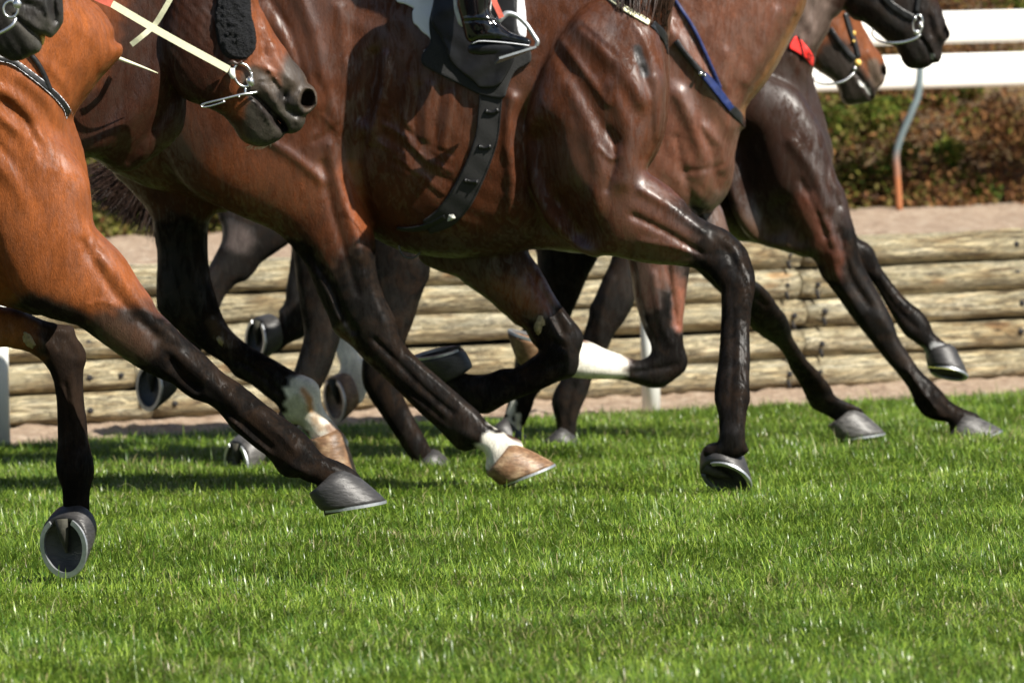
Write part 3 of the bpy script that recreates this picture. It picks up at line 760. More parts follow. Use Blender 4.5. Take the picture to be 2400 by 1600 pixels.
def Z(ox, oy, s, pts): return [(ox + x / s, oy + y / s) for x, y in pts]
def rel(pts, w, a): return (pts, w, a)
def horse_root(pl, label, group='racehorses galloping in a bunch', px=(600, 1100)):
    q = pl.pt(px); root = empty('horse', (q[0], q[1], 0)); tag(root, label, 'horse', group); return root
def place(pl, px, c=0.0): return pl.pt(px, c)
def ringobj(name, pl, px, c, rx, ry, r, mat, parent, tilt=0, arc=(0, 360), yaw=.0):
    q = pl.pt(px, c); sc = (25 + q[1]) / FPX; pts = []
    for k in range(33):
        a = math.radians(arc[0] + (arc[1] - arc[0]) * k / 32); x, y = rx * math.cos(a), ry * math.sin(a)
        pts.append(q + sc * np.array([x * math.cos(tilt) - y * math.sin(tilt), yaw * x, x * math.sin(tilt) + y * math.cos(tilt)]))
    mb = MB(); mb.tube(pts, r, 8, caps=True, up=(0, 1, 0)); return mb.build(name, mat, parent)
def pxtube(name, pl, pts, r, mat, parent, n=8, flat=1.0, up=None):
    """pts: (px, py, c)"""
    q = [pl.pt(p[:2], p[2]) for p in pts]; mb = MB(); q = spline(q, 5)
    rr = np.interp(np.linspace(0, 1, len(q)), np.linspace(0, 1, np.size(r)), np.atleast_1d(r))
    mb.tube(q, rr, n, flat=flat, up=up); return mb.build(name, mat, parent)
def rein(name, pl, pts, w, mat, parent, th=.0014):
    """flat strap in the air, its width in the picture's upright plane"""
    q = spline([pl.pt(p[:2], p[2]) for p in pts], 6); T = np.gradient(q, axis=0); T /= np.linalg.norm(T, axis=1)[:, None]
    N = np.stack([-T[:, 2], 0 * T[:, 0], T[:, 0]], 1); N /= np.linalg.norm(N, axis=1)[:, None]; D = np.cross(T, N); m = len(q); V = []
    for i in range(m):
        for s1, s2 in ((-1, -1), (1, -1), (1, 1), (-1, 1)): V.append(q[i] + N[i] * w / 2 * s1 + D[i] * th * s2)
    f = [(i * 4 + j, i * 4 + (j + 1) % 4, (i + 1) * 4 + (j + 1) % 4, (i + 1) * 4 + j) for i in range(m - 1) for j in range(4)]
    f += [(3, 2, 1, 0), (m * 4 - 4, m * 4 - 3, m * 4 - 2, m * 4 - 1)]
    return link(name, mesh(name, V, f, False), mat, parent)
def callus(body, px, rx, ry, ang, parent, lift=.004):
    a, b_, c = body.front(px); q = body.pl.world(a, b_, c); mb = MB(); r = np.random.default_rng(int(px[0])); sc = (25 + q[1]) / FPX; V = []; N = 14
    ca, sa = math.cos(ang), math.sin(ang)
    for i in range(8):
        t = math.pi / 2 * i / 7
        for j in range(N):
            u = 2 * math.pi * j / N; x = rx * math.cos(t) * math.cos(u); y = ry * math.cos(t) * math.sin(u); k = 1 + .22 * r.normal()
            x *= k; y *= k; V.append(q + sc * np.array([x * ca - y * sa, 0, x * sa + y * ca]) + np.array([0, .004 - (.010 + lift) * math.sin(t), 0]))
    mb.add(V, [(i * N + j, i * N + (j + 1) % N, (i + 1) * N + (j + 1) % N, (i + 1) * N + j) for i in range(7) for j in range(N)]); mb.build('chestnut', M['chestnut'], parent)

# ---------------------------------------------------------------- nearest bay horse at the left (only chest and forelegs in view)
pl1 = Plane(150, -4.15, .05)
near_leg1 = [(60,300),(140,330),(200,400),(215,470),(219,520),(238,548),(283,592),(301,617),(327,660),(354,697),(368,725),(395,752),(436,793),(477,827),(521,871),(562,898),(613,939),(663,977),(700,1003),(721,1021),(745,1052),(759,1066),(806,1086),(836,1106),(846,1125),(825,1165),(790,1180),(758,1172),(742,1158),(745,1137),(720,1129),(701,1120),(684,1121),(664,1115),(650,1103),(629,1072),(602,1052),(544,1004),(520,974),(490,948),(446,932),(402,898),(385,892),(327,864),(296,844),(238,803),(187,766),(150,755),(100,740),(40,700),(0,600),(-20,450),(10,350)]
torso1 = [(276,101),(287,106),(289,119),(281,136),(255,164),(234,187),(204,227),(185,253),(172,276),(178,300),(195,350),(210,430),(218,520),(215,600),(190,700),(100,740),(0,716),(-200,690),(-500,640),(-900,560),(-1150,300),(-1150,-50),(-900,-200),(-400,-200),(-250,-350),(-100,-600),(80,-500),(150,-200),(190,-40),(212,0),(223,8),(244,30),(259,53),(268,72),(268,93)]
far_leg1 = [(0,717),(45,722),(89,745),(134,758),(172,765),(179,789),(196,812),(204,838),(196,870),(196,923),(203,977),(208,1030),(219,1079),(222,1111),(214,1137),(210,1178),(211,1200),(180,1225),(150,1210),(147,1182),(145,1146),(134,1115),(130,1088),(134,1048),(133,968),(129,914),(120,879),(103,852),(71,827),(27,816),(0,814),(-150,830),(-220,760),(-200,690),(-80,680)]
rel1 = [rel([(0,202),(42,225),(85,266),(106,308),(130,360),(150,420)], 14, .0102), rel([(-40,235),(0,262),(43,295),(77,325),(100,380)], 13, .0102), rel([(95,306),(153,354),(190,426),(205,477)], 12, .0076),
        rel([(20,235),(62,275),(92,330),(112,368),(163,409),(187,477)], 8, -.0076), rel([(-30,215),(20,250),(60,300),(85,350)], 6, -.0051),
        rel([(60,180),(100,215),(130,250),(150,285)], 16, .0085), rel([(-40,350),(40,420),(90,520),(120,600)], 18, .0102), rel([(0,330),(60,400),(110,500),(150,600)], 8, -.0068),
        rel([(245,160),(230,100),(215,40)], 10, .0051), rel([(190,240),(200,170),(195,90)], 9, -.0051), rel([(225,180),(232,120)], 6, -.0043), rel([(120,150),(160,200),(175,250)], 10, .0059)]
relN1 = [rel([(250,600),(320,680),(380,760)], 14, .008), rel([(200,560),(260,660),(330,740),(400,800)], 9, -.006), rel([(270,705),(240,700),(205,712)], 4, .003), rel([(370,790),(420,850),(470,900)], 8, -.006),
         rel([(408,840),(430,875),(468,905)], 9, -.012), rel([(440,830),(500,890),(560,940)], 9, .006), rel([(525,950),(580,990),(640,1040)], 6, -.009), rel([(540,975),(590,1020),(640,1060)], 5, .006), rel([(600,960),(660,1010),(700,1050)], 8, .006),
         rel([(690,1085),(720,1100)], 12, .008), rel([(380,740),(430,800)], 5, .004), rel([(660,1080),(700,1110)], 8, -.004)]
h1 = horse_root(pl1, 'bright bay horse nearest the camera at the left edge, wearing a black breast strap', px=(150, 1300))
b1 = Body(pl1, [dict(poly=torso1, s=.80, H=.27, rel=rel1, noise=[(.0008, .07, .5, 1)]),
                dict(poly=near_leg1, c=-.13, s=.86, H=.10, rel=relN1, blend=.05),
                dict(poly=far_leg1, c=.10, s=.82, H=.09, blend=.03, rel=[rel([(150,900),(160,1000),(165,1060)], 6, -.008), rel([(178,860),(180,960),(185,1050)], 6, -.007), rel([(130,790),(150,800),(170,830)], 8, -.008), rel([(185,1090),(180,1110)], 18, .006), rel([(60,760),(110,790),(140,820)], 7, -.006)])], h=.006)
b1.build('body', M['bay'], h1, base=(.205, .058, .014), paint=[
    ([(330,790),(420,850),(560,960),(700,1070),(800,1150)], 62, 110, BLACK), ([(250,760),(330,800)], 20, 60, (.06, .03, .018)),
    ([(90,760),(170,800),(170,900),(175,1000),(180,1100),(180,1230)], 60, 100, DKB), ([(-100,760),(30,790)], 20, 80, (.20, .07, .02)), ([(172,1090),(178,1220)], 40, 60, BLACK)])
callus(b1, (62, 797), 11, 22, .5, h1)
hoof(h1, place(pl1, (826, 1184), -.13), (1, -.05, .13), (-.13, 0, 1), L=.150, Wd=.125, mat=M['hoof_grey'], ht=.082, hh=.04)
hoof(h1, place(pl1, (151, 1278), .06), (.08, .05, -1), (.50, .84, .12), L=.142, Wd=.122, mat=M['hoof_grey'], ht=.075, hh=.04)
bp = [(-60,110),(0,133),(43,145),(85,175),(119,203),(145,229),(162,254),(168,278)]
b1.patch(band(bp, 15), .007, 'breast_strap', M['leather'], h1, smooth_poly=0, both=False)
for dd in (-6.2, 6.2):
    p_ = spline(bp, 4); T = np.gradient(p_, axis=0); T /= np.linalg.norm(T, axis=1)[:, None]
    b1.patch(band(p_ + np.stack([-T[:, 1], T[:, 0]], 1) * dd, 2.2), .0085, 'strap_edging', M['whitecloth'], h1, h=.002, smooth_poly=0)
b1.patch(band([(75,118),(92,138),(104,156),(114,176),(122,196),(129,214)], 11), .009, 'neck_strap', M['leather'], h1, smooth_poly=0)

# ---------------------------------------------------------------- black muzzle at the top left corner
pl0 = Plane(60, -5.3, .1)
h0 = horse_root(pl0, 'black horse showing only its wet muzzle and bit in the top left corner', px=(60, 1400))
head0 = [(-120,-350),(60,-250),(125,-100),(144,-20),(149,45),(143,62),(134,76),(123,88),(115,90),(106,84),(98,82),(93,86),(96,96),(99,106),(94,121),(77,130),(51,142),(32,145),(13,138),(-10,124),(-60,90),(-150,40),(-300,0),(-420,-120),(-400,-300),(-260,-400)]
b0 = Body(pl0, [dict(poly=head0, s=.72, H=.10, rel=[rel([(36,38),(55,55),(75,72),(92,84)], 5, -.016), rel([(60,45),(85,62),(105,78)], 7, .006), rel([(45,60),(60,85),(70,110)], 9, .006), rel([(122,-20),(128,20),(130,50)], 7, -.02), rel([(112,-5),(112,30),(118,55)], 5, .008), rel([(40,15),(70,10),(95,25)], 5, -.006), rel([(30,0),(60,-6),(95,4)], 5, .005)], noise=[(.0015, .02, .5, 1), (.001, .013, -.6, 0)]),
                dict(poly=[(-300,-300),(-200,-60),(-500,150),(-900,450),(-1300,300),(-1100,-200),(-700,-500)], s=.5, H=.16)], h=.005, cr=.24)
b0.build('body', M['dark'], h0, base=(.02, .018, .017), paint=[([(40,40),(95,105)], 8, 30, (.05, .046, .04)), ([(105,50),(120,80)], 10, 30, (.055, .05, .045))])
mb = MB(); q = b0.fpt((100, 92), .002); mb.tube(spline([q + np.array([-.004, .02, .012]), q + np.array([0, .002, 0]), q + np.array([-.001, .004, -.012])], 4), [.006, .008, .007, .006, .005, .004, .003, .003, .002], 8); mb.build('tongue', M['gold'], h0)
ringobj('bit_ring', pl0, (25, 22), -.105, 17, 19, .0028, M['steel'], h0, arc=(60, 400))
pxtube('bit_bar', pl0, [(38,42,-.11),(30,58,-.115),(10,72,-.115),(-30,92,-.11)], [.0035, .0045, .004, .003], M['steel'], h0)
mb = MB(); mb.ball(place(pl0, (40, 10), -.112), (.010, .006, .010)); mb.build('bit_boss', M['steel'], h0)

# ---------------------------------------------------------------- bay horse with cream rein and black fleece cheek piece
pl2 = Plane(600, -1.75, .0)
h2 = horse_root(pl2, 'bay horse whose lowered head wears a black fleece cheek piece and a cream rein', px=(300, 1180))
head2 = [(606,5),(619,31),(629,51),(649,87),(670,115),(685,140),(705,161),(717,181),(723,196),(736,204),(745,224),(744,245),(728,263),(717,272),(716,286),(705,304),(690,313),(672,314),(666,306),(661,292),(655,283),(650,281),(653,288),(664,297),(668,308),(664,320),(657,327),(634,339),(613,344),(583,339),(562,324),(542,293),(517,268),(478,250),(430,230),(395,180),(380,90),(400,-20),(440,-140),(500,-230),(560,-200),(590,-80)]
neck2 = [(540,-200),(520,-120),(470,60),(440,200),(430,300),(380,355),(300,402),(230,374),(200,372),(170,420),(120,520),(0,620),(-300,640),(-600,600),(-1000,500),(-1100,200),(-1000,-60),(-500,-120),(-200,-180),(0,-330),(260,-480),(450,-420)]
relH2 = [rel([(596,222),(620,245),(644,268),(660,285),(668,300)], 6, -.022), rel([(640,185),(655,205),(668,225)], 5, -.012), rel([(630,160),(650,190),(664,215)], 5, .007), rel([(618,200),(640,225),(652,245)], 8, .008), rel([(672,215),(668,250),(690,265),(706,272)], 10, -.014),
         rel([(622,30),(632,80),(650,110)], 8, .008), rel([(640,110),(660,150),(690,190)], 12, .007), rel([(604,40),(614,90),(622,130)], 7, -.006), rel([(600,232),(625,262),(640,300)], 7, .007), rel([(712,262),(700,282)], 7, .007), rel([(600,150),(640,165),(690,190)], 4, .003), rel([(602,165),(640,175)], 3, -.003), rel([(610,185),(640,186)], 3, .003),
         rel([(735,208),(744,228),(741,248),(728,262),(712,268)], 5, .010), rel([(731,206),(716,204),(706,218),(700,240),(703,256)], 4, .008)]
b2 = Body(pl2, [dict(poly=head2, c=-.03, s=.80, H=.115, rel=relH2, noise=[(.0012, .022, .7, 1), (.0009, .013, -.5, 0)]),
                dict(poly=neck2, c=.05, s=.42, H=.17, blend=.03, rel=[rel([(200,380),(330,250),(420,80),(460,-60)], 30, .02), rel([(300,380),(400,240),(440,120)], 12, -.012)]),
                dict(poly=[(60,560),(-40,720),(-260,800),(-300,740),(-120,640),(-80,480)], c=-.1, s=.8, H=.09)], h=.006, cr=.30)
b2.cut((722, 232), -.058, (.017, .024, .03), .004)
b2.cut((713, 236), -.05, (.012, .017, .03), .004)
GRZ = (.055, .040, .029)
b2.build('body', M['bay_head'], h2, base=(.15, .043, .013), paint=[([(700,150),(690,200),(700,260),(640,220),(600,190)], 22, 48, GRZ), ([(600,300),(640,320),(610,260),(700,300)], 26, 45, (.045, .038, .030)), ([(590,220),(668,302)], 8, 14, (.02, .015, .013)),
     ([(724,212),(736,226),(734,246),(720,266)], 12, 22, GRZ), ([(722,228),(720,238)], 12, 18, (.010, .006, .005)), ([(665,225),(700,262)], 8, 20, (.02, .017, .015)), ([(450,250),(540,310)], 20, 60, (.05, .02, .012)), ([(420,80),(380,220),(300,320),(200,350)], 110, 170, (.035, .011, .005))])  # neck darkened in the coat colour to stand for the shade on it
cb = Body(pl2, [dict(poly=[(588,-40),(588,10),(590,38),(599,77),(599,112),(583,133),(562,140),(529,133),(511,102),(504,40),(516,-40),(535,-140),(560,-180),(580,-120)], c=-.112, s=.55, H=.035, rel=[rel([(x_, y_), (x_ + 1, y_ + 2)], w_, a_) for x_, y_, w_, a_ in zip(rng.uniform(500, 602, 260), rng.uniform(-60, 142, 260), rng.uniform(2.5, 6, 260), rng.uniform(-.003, .005, 260))])], h=.003, cr=.17)
cb.build('fleece_cheek_piece', M['fleece'], h2, it=0)
fz = MB()
cv = np.array([v.co[:] for v in cb.obj.data.vertices]); cn = np.array([v.normal[:] for v in cb.obj.data.vertices])
for k in rng.integers(0, len(cv), 1500):
    if cn[k, 1] > .4: continue
    fz.tube([cv[k] - cn[k] * .001, cv[k] + cn[k] * .003 + rng.normal(0, .0012, 3), cv[k] + cn[k] * .006 + rng.normal(0, .003, 3)], [.0011, .0009, .0004], 4, caps=False)
fz.build('fleece_tufts', M['fleece'], cb.obj)
ringobj('bit_ring', pl2, (569, 176), -.118, 20, 28, .0032, M['steel'], h2, tilt=.35, yaw=.15)
mb = MB(); mb.tube(pl2.pts([(545,160),(543,172),(548,184)], -.122), [.006, .0085, .006], 10); mb.build('bit_rubber', M['whiterub'], h2)
mb = MB(); mb.tube(pl2.pts([(579,183),(586,190),(592,202)], -.118), [.007, .011, .007], 10); mb.build('bit_hinge', M['steel'], h2)
pxtube('bit_lever', pl2, [(603,216,-.108),(585,219,-.118),(560,223,-.125),(520,233,-.13),(490,240,-.13),(474,245,-.13),(472,249,-.13),(480,251,-.13),(500,247,-.13),(528,238,-.13)], [.0035, .0035, .0028, .0024, .0022, .002, .002, .002], M['steel'], h2)
pxtube('bit_lever', pl2, [(575,206,-.118),(575,219,-.120)], .003, M['steel'], h2)
mb = MB(); mb.ball(pl2.pt((560, 227), -.128), .003); mb.build('bit_rivet', M['steel'], h2)
pxtube('cheek_buckle', pl2, [(533,152,-.115),(545,146,-.12),(556,150,-.12),(568,144,-.12)], [.004, .006, .004, .003], M['mane'], h2)
whisk = MB()
for k in range(26):
    p0 = (rng.uniform(590, 655), 0); y0 = np.interp(p0[0], [583, 613, 634, 657], [338, 343, 338, 326]); p0 = (p0[0], y0 - 2)
    dx = rng.uniform(-22, -2); q = [pl2.pt(p0, -.02), pl2.pt((p0[0] + dx * .5, p0[1] + 6), -.03), pl2.pt((p0[0] + dx, p0[1] + rng.uniform(8, 14)), -.03)]
    whisk.tube(spline(q, 4), np.linspace(.0006, .00025, 9), 4)
whisk.build('whiskers', M['cream'], h2)
rein('rein', pl2, [(196,-28,-.33),(223,-8,-.31),(262,9,-.29)], .0185, M['redweb'], h2)
rein('rein', pl2, [(262,9,-.29),(340,55,-.25),(420,100,-.2),(490,138,-.16),(536,163,-.128)], .0175, M['cream'], h2)
rein('martingale_strap', pl2, [(406,-14,-.20),(382,28,-.19),(361,60,-.18),(333,85,-.18),(308,105,-.17)], .013, M['cream'], h2)
pxtube('martingale_strap', pl2, [(266,132,-.16),(300,145,-.16),(335,158,-.15),(370,172,-.13)], [.005, .004, .0025, .001], M['cream'], h2)

# ---------------------------------------------------------------- brown bay horse in the middle, ridden by the jockey with the black boot
pl3 = Plane(1180, -.32, -.22)
torso3 = [(1640,-300),(1600,-80),(1580,0),(1571,68),(1568,102),(1570,153),(1568,238),(1563,293),(1549,341),(1532,375),(1517,397),(1500,440),(1460,520),(1420,590),(1340,592),(1262,584),(1150,600),(1050,605),(950,590),(880,560),(830,530),(700,515),(560,490),(440,460),(350,440),(300,420),(262,402),(228,378),(194,351),(150,250),(120,100),(150,-80),(280,-200),(500,-240),(800,-180),(1100,-170),(1300,-200),(1400,-330),(1500,-450)]
near_hind3 = [(870,-60),(850,0),(840,60),(834,102),(846,160),(846,204),(842,240),(834,272),(820,324),(824,392),(837,450),(861,504),(872,534),(880,568),(883,636),(902,698),(926,745),(936,786),(957,817),(987,847),(1038,892),(1090,936),(1124,967),(1137,984),(1164,1004),(1198,1021),(1224,1036),(1222,1075),(1190,1110),(1168,1120),(1150,1119),(1140,1110),(1137,1090),(1140,1072),(1130,1056),(1112,1052),(1093,1057),(1072,1052),(1052,1032),(1025,1004),(977,960),(933,916),(892,878),(858,848),(827,814),(800,793),(780,772),(768,738),(749,701),(715,619),(691,589),(678,572),(640,540),(560,505),(450,450),(380,350),(330,200),(330,20),(400,-120),(600,-180),(800,-140)]
far_hind3 = [(300,200),(500,200),(600,350),(560,480),(500,505),(487,561),(492,640),(505,690),(518,732),(538,769),(562,793),(596,817),(640,841),(691,871),(732,888),(749,909),(754,946),(772,977),(800,1011),(819,1040),(800,1060),(765,1062),(748,1048),(738,1038),(721,1018),(701,996),(680,991),(657,963),(646,946),(629,933),(585,899),(551,882),(527,854),(490,830),(450,800),(410,770),(375,735),(366,704),(368,602),(361,551),(350,500),(300,440),(262,400),(240,300)]
near_fore3 = [(1517,397),(1540,418),(1566,436),(1600,467),(1627,500),(1668,524),(1699,537),(1726,558),(1750,585),(1760,612),(1769,643),(1770,677),(1762,721),(1758,772),(1758,841),(1757,902),(1759,933),(1751,965),(1747,1004),(1748,1034),(1753,1060),(1710,1078),(1655,1072),(1648,1060),(1652,1048),(1681,1036),(1685,993),(1681,961),(1674,936),(1676,896),(1683,850),(1687,800),(1690,738),(1690,687),(1682,670),(1670,655),(1651,636),(1600,624),(1515,617),(1447,602),(1413,599),(1396,603),(1350,585),(1280,520),(1235,400),(1240,250),(1300,100),(1400,0),(1520,40),(1558,150),(1558,290),(1540,350)]
far_fore3 = [(1230,560),(1240,592),(1256,616),(1277,650),(1301,694),(1331,735),(1359,769),(1368,790),(1364,813),(1359,827),(1357,854),(1345,881),(1311,893),(1270,912),(1192,943),(1158,963),(1137,970),(1105,962),(1060,925),(1035,895),(1050,862),(1084,872),(1107,877),(1141,876),(1175,864),(1209,861),(1245,838),(1262,822),(1245,800),(1229,772),(1205,759),(1192,745),(1171,728),(1141,701),(1089,665),(1072,650),(1011,628),(980,600),(1000,540),(1150,510)]
relT3 = [rel([(905,130),(902,200),(885,270),(868,330)], 10, .012), rel([(882,130),(872,200),(858,270)], 16, -.016), rel([(856,330),(850,420),(870,500)], 16, -.014),
         rel([(900,310),(960,350),(1010,400),(1060,425)], 7, -.004), rel([(890,330),(940,370),(1000,420),(1040,450)], 5, .004), rel([(900,290),(950,320),(1000,370),(1060,400)], 5, .004),
         rel([(930,280),(990,330),(1060,360)], 4, -.003), rel([(1200,230),(1190,320),(1200,420),(1195,500)], 14, .012), rel([(1260,280),(1270,400),(1280,520)], 40, -.045),
         rel([(960,180),(950,240),(950,290)], 9, .005), rel([(1010,200),(1000,260),(1000,320)], 9, .005), rel([(1060,220),(1050,290),(1040,340)], 9, .005), rel([(985,200),(975,260),(975,310)], 6, -.004), rel([(1035,210),(1025,280),(1020,330)], 6, -.004)]
WR = []
for k_ in range(13):
    o_ = k_ * 13 + rng.normal(0, 3); WR.append(rel([(893 + k_ * 2, 232 + o_), (930 + k_ * 3, 262 + o_ * .97), (980 + k_ * 2, 318 + o_ * .85), (1040 - k_, 372 + o_ * .6)], 5, -.0016 if k_ % 2 else .001))
relT3 = relT3 + WR
relNF3 = [rel([(1262,330),(1290,430),(1350,540)], 40, -.065), rel([(1330,470),(1380,560)], 30, -.0234), rel([(1330,20),(1400,100),(1470,180),(1500,230)], 26, .0140), rel([(1270,60),(1330,160),(1380,250),(1440,330)], 16, -.0078), rel([(1500,160),(1520,230),(1522,310),(1512,370)], 9, -.0078), rel([(1535,180),(1545,250),(1538,320)], 10, .0062),
          rel([(1430,200),(1460,280),(1470,350),(1460,420)], 22, .0109), rel([(1340,200),(1380,300),(1400,400),(1390,500)], 20, .0078), rel([(1420,300),(1440,360),(1420,440)], 6, -.0047), rel([(1400,340),(1430,370),(1450,360)], 4, .0039),
          rel([(1500,440),(1570,480),(1650,540),(1700,570)], 12, .0078), rel([(1480,500),(1560,540),(1640,590)], 8, -.0078), rel([(1500,560),(1580,575),(1650,600)], 8, .0047), rel([(1660,545),(1700,580),(1715,610)], 9, -.0078), rel([(1720,590),(1735,620)], 9, .0047),
          rel([(1712,720),(1710,800),(1708,880),(1702,930)], 5, -.0047), rel([(1738,720),(1735,800),(1735,880)], 5, -.0047), rel([(1715,930),(1715,950)], 20, .0047), rel([(1490,120),(1500,140)], 8, -.0062), rel([(1502,155),(1508,170)], 6, -.0047), rel([(1480,50),(1510,100),(1530,160)], 8, .0047),
          rel([(1360,60),(1440,130)], 6, -.0047), rel([(1300,80),(1370,170),(1420,240)], 9, .0055)]
relNH3 = [rel([(560,20),(640,60),(700,140),(740,240)], 26, .0096), rel([(700,-20),(740,80),(760,180),(790,280)], 18, .0080), rel([(640,0),(690,90),(720,200)], 10, -.0064), rel([(800,20),(812,120),(818,220),(800,300)], 12, .0080),
          rel([(780,340),(800,430),(830,520),(850,600)], 14, .0080), rel([(760,380),(780,480),(810,580),(840,680)], 9, -.0064), rel([(730,590),(775,660),(800,720),(830,770)], 9, -.0128), rel([(708,600),(745,640),(775,690),(795,740)], 8, .0064), rel([(860,640),(885,700),(905,750)], 12, .0048),
          rel([(880,790),(930,840),(1000,910),(1060,960)], 6, -.0080), rel([(930,900),(990,950),(1050,1000)], 5, .0048), rel([(960,830),(1030,890),(1080,940)], 7, .0048), rel([(950,905),(1000,940),(1040,975)], 4, -.0048), rel([(1085,1010),(1110,1020)], 14, .0048),
          rel([(740,330),(800,290),(830,250)], 6, -.0040), rel([(640,330),(700,370),(760,420)], 12, .0064), rel([(745,180),(770,240),(750,300)], 8, -.0040), rel([(760,270),(790,300),(800,330)], 5, .0032)]
h3 = horse_root(pl3, 'brown bay horse mid-bunch carrying the rider with the polished black boot', px=(1180, 1110))
b3 = Body(pl3, [dict(poly=torso3, s=.8, H=.265, rel=relT3, noise=[(.0007, .055, .9, 1)]),
                dict(poly=near_hind3, c=-.125, s=.84, H=.135, rel=relNH3, blend=.035),
                dict(poly=far_hind3, c=.13, s=.84, H=.12, blend=.03, rel=[rel([(560,850),(610,880),(650,920)], 5, -.009), rel([(700,930),(710,950)], 12, .006)]),
                dict(poly=near_fore3, c=-.19, s=.82, H=.125, cf=lambda A, B: -.20 * np.clip((.62 - B) / .45, 0, 1), rel=relNF3, blend=.035, noise=[(.0008, .06, .6, 0)]),
                dict(poly=far_fore3, c=.10, s=.84, H=.10, blend=.02, rel=[rel([(1245,640),(1290,720),(1320,780)], 9, -.010), rel([(1290,680),(1340,760)], 8, .006), rel([(1290,800),(1320,815)], 8, -.008), rel([(1180,890),(1260,870),(1320,850)], 6, -.005)])], h=.005, cr=.52, far=.30)
b3.build('body', M['brown'], h3, base=(.070, .021, .0075), paint=[
    ([(860,650),(900,760),(980,850),(1060,940),(1110,1010)], 58, 110, BLACK), ([(700,600),(770,720)], 30, 70, BLACK), ([(1165,1055),(1200,1075)], 42, 54, WHITE), ([(1150,985),(1180,1000)], 4, 12, WHITE),
    ([(420,600),(440,750),(560,840),(640,900)], 70, 130, BLACK), ([(720,930),(760,980),(780,1040)], 46, 62, WHITE), ([(700,955),(690,985)], 22, 34, (.50, .48, .36)), ([(708,918),(722,938),(726,962)], 1, 15, (.46, .22, .07)), ([(735,985),(748,1000)], 2, 18, (.50, .36, .24)), ([(770,1005),(795,1025)], 4, 20, (.30, .20, .14)), ([(1195,1060),(1215,1080)], 2, 16, (.45, .30, .20)), ([(1160,1095),(1175,1112)], 4, 20, (.50, .36, .27)), ([(500,760),(520,790),(540,800)], 4, 30, (.04, .022, .009)),
    ([(1600,560),(1720,620),(1725,760),(1715,900),(1715,1060)], 62, 120, BLACK), ([(1480,520),(1560,560)], 30, 90, (.09, .032, .016)),
    ([(1300,740),(1340,800),(1260,880),(1120,920),(1050,890)], 56, 90, BLACK), ([(1180,640),(1260,700)], 20, 60, (.16, .048, .015)),
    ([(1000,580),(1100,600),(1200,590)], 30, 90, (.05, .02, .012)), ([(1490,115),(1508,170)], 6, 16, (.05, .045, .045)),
    ([(560,400),(700,440)], 40, 100, (.12, .034, .010)), ([(820,400),(850,520)], 14, 40, (.16, .042, .011))])  # sunlit thigh patch and bright front rim of the thigh painted as lighter coat
callus(b3, (1265, 760), 10, 23, -.25, h3)
callus(b3, (514, 800), 7, 12, .4, h3)
hoof(h3, place(pl3, (1234, 1112), -.135), (1, 0, .36), (-.36, 0, 1), L=.158, Wd=.128, mat=M['hoof_tan'], ht=.082, hh=.042)
hoof(h3, place(pl3, (782, 1098), .13), (.92, .05, -.42), (.42, 0, .92), L=.14, Wd=.122, mat=M['hoof_tan'], ht=.095, hh=.045)
hoof(h3, place(pl3, (1701, 1118), -.37), (.80, .10, -.42), (.32, .62, .72), L=.142, Wd=.125, mat=M['hoof_grey'], ht=.072, hh=.05, back=.5)
hoof(h3, place(pl3, (1028, 829), .09), (-.98, .05, -.18), (.16, .12, -.97), L=.14, Wd=.122, mat=M['hoof_grey'], ht=.072, hh=.05, back=.5)
# saddle cloth, pad and flap
b3.patch([(929,-60),(929,0),(950,10),(972,21),(968,28),(970,52),(980,62),(991,75),(1008,88),(1010,105),(993,121),(1020,120),(1060,60),(1200,60),(1206,80),(1222,88),(1233,84),(1232,30),(1228,0),(1225,-60)], .006, 'saddle_cloth', M['whitecloth'], h3, wob=.004)
b3.patch([(1022,-60),(1018,0),(1008,45),(1008,70),(1010,100),(995,120),(989,136),(992,150),(1015,165),(1040,178),(1066,191),(1095,206),(1122,219),(1150,226),(1180,229),(1190,205),(1200,178),(1212,163),(1232,152),(1244,142),(1243,118),(1230,96),(1212,66),(1212,0),(1210,-60)], .016, 'saddle_pad', M['blackcloth'], h3, wob=.004)
b3.patch([(1020,-60),(1020,-10),(1012,50),(1030,80),(1045,110),(1055,140),(1078,165),(1110,190),(1128,205),(1168,200),(1190,170),(1208,120),(1208,0),(1208,-60)], .026, 'saddle_flap', M['leather'], h3, wob=.004)
gp = [(1150,176),(1151,215),(1148,262),(1141,320),(1124,372),(1103,420),(1078,466),(1045,505),(1000,530)]
b3.patch(band(gp, [54, 54, 53, 54, 55, 57, 59, 54, 36]), .010, 'girth', M['elastic'], h3, smooth_poly=0)
for d0 in (-24.5, 24.5):
    p_ = spline(gp[:8], 4); T = np.gradient(p_, axis=0); T /= np.linalg.norm(T, axis=1)[:, None]
    b3.patch(band(p_ + np.stack([-T[:, 1], T[:, 0]], 1) * d0, 4), .0125, 'girth_edge', M['leather'], h3, h=.0025, smooth_poly=0)
for (x0, y0), (x1, y1) in (((1141, 259), (1165, 256)), ((1125, 341), (1148, 341)), ((1092, 420), (1118, 424))):
    q = b3.patch(band([(x0 - 4, y0 - 1), ((x0 + x1) / 2, y0 + 3), (x1 + 4, y1 - 1)], [11, 7, 11]), .017, 'girth_buckle', M['leather'], h3, h=.002, smooth_poly=0)
    for p_ in ((x0, y0), (x1, y1)):
        mb = MB(); mb.ball(b3.fpt(p_, .019), (.0022, .0022, .0045)); mb.build('girth_stud', M['stay_dark'], h3)
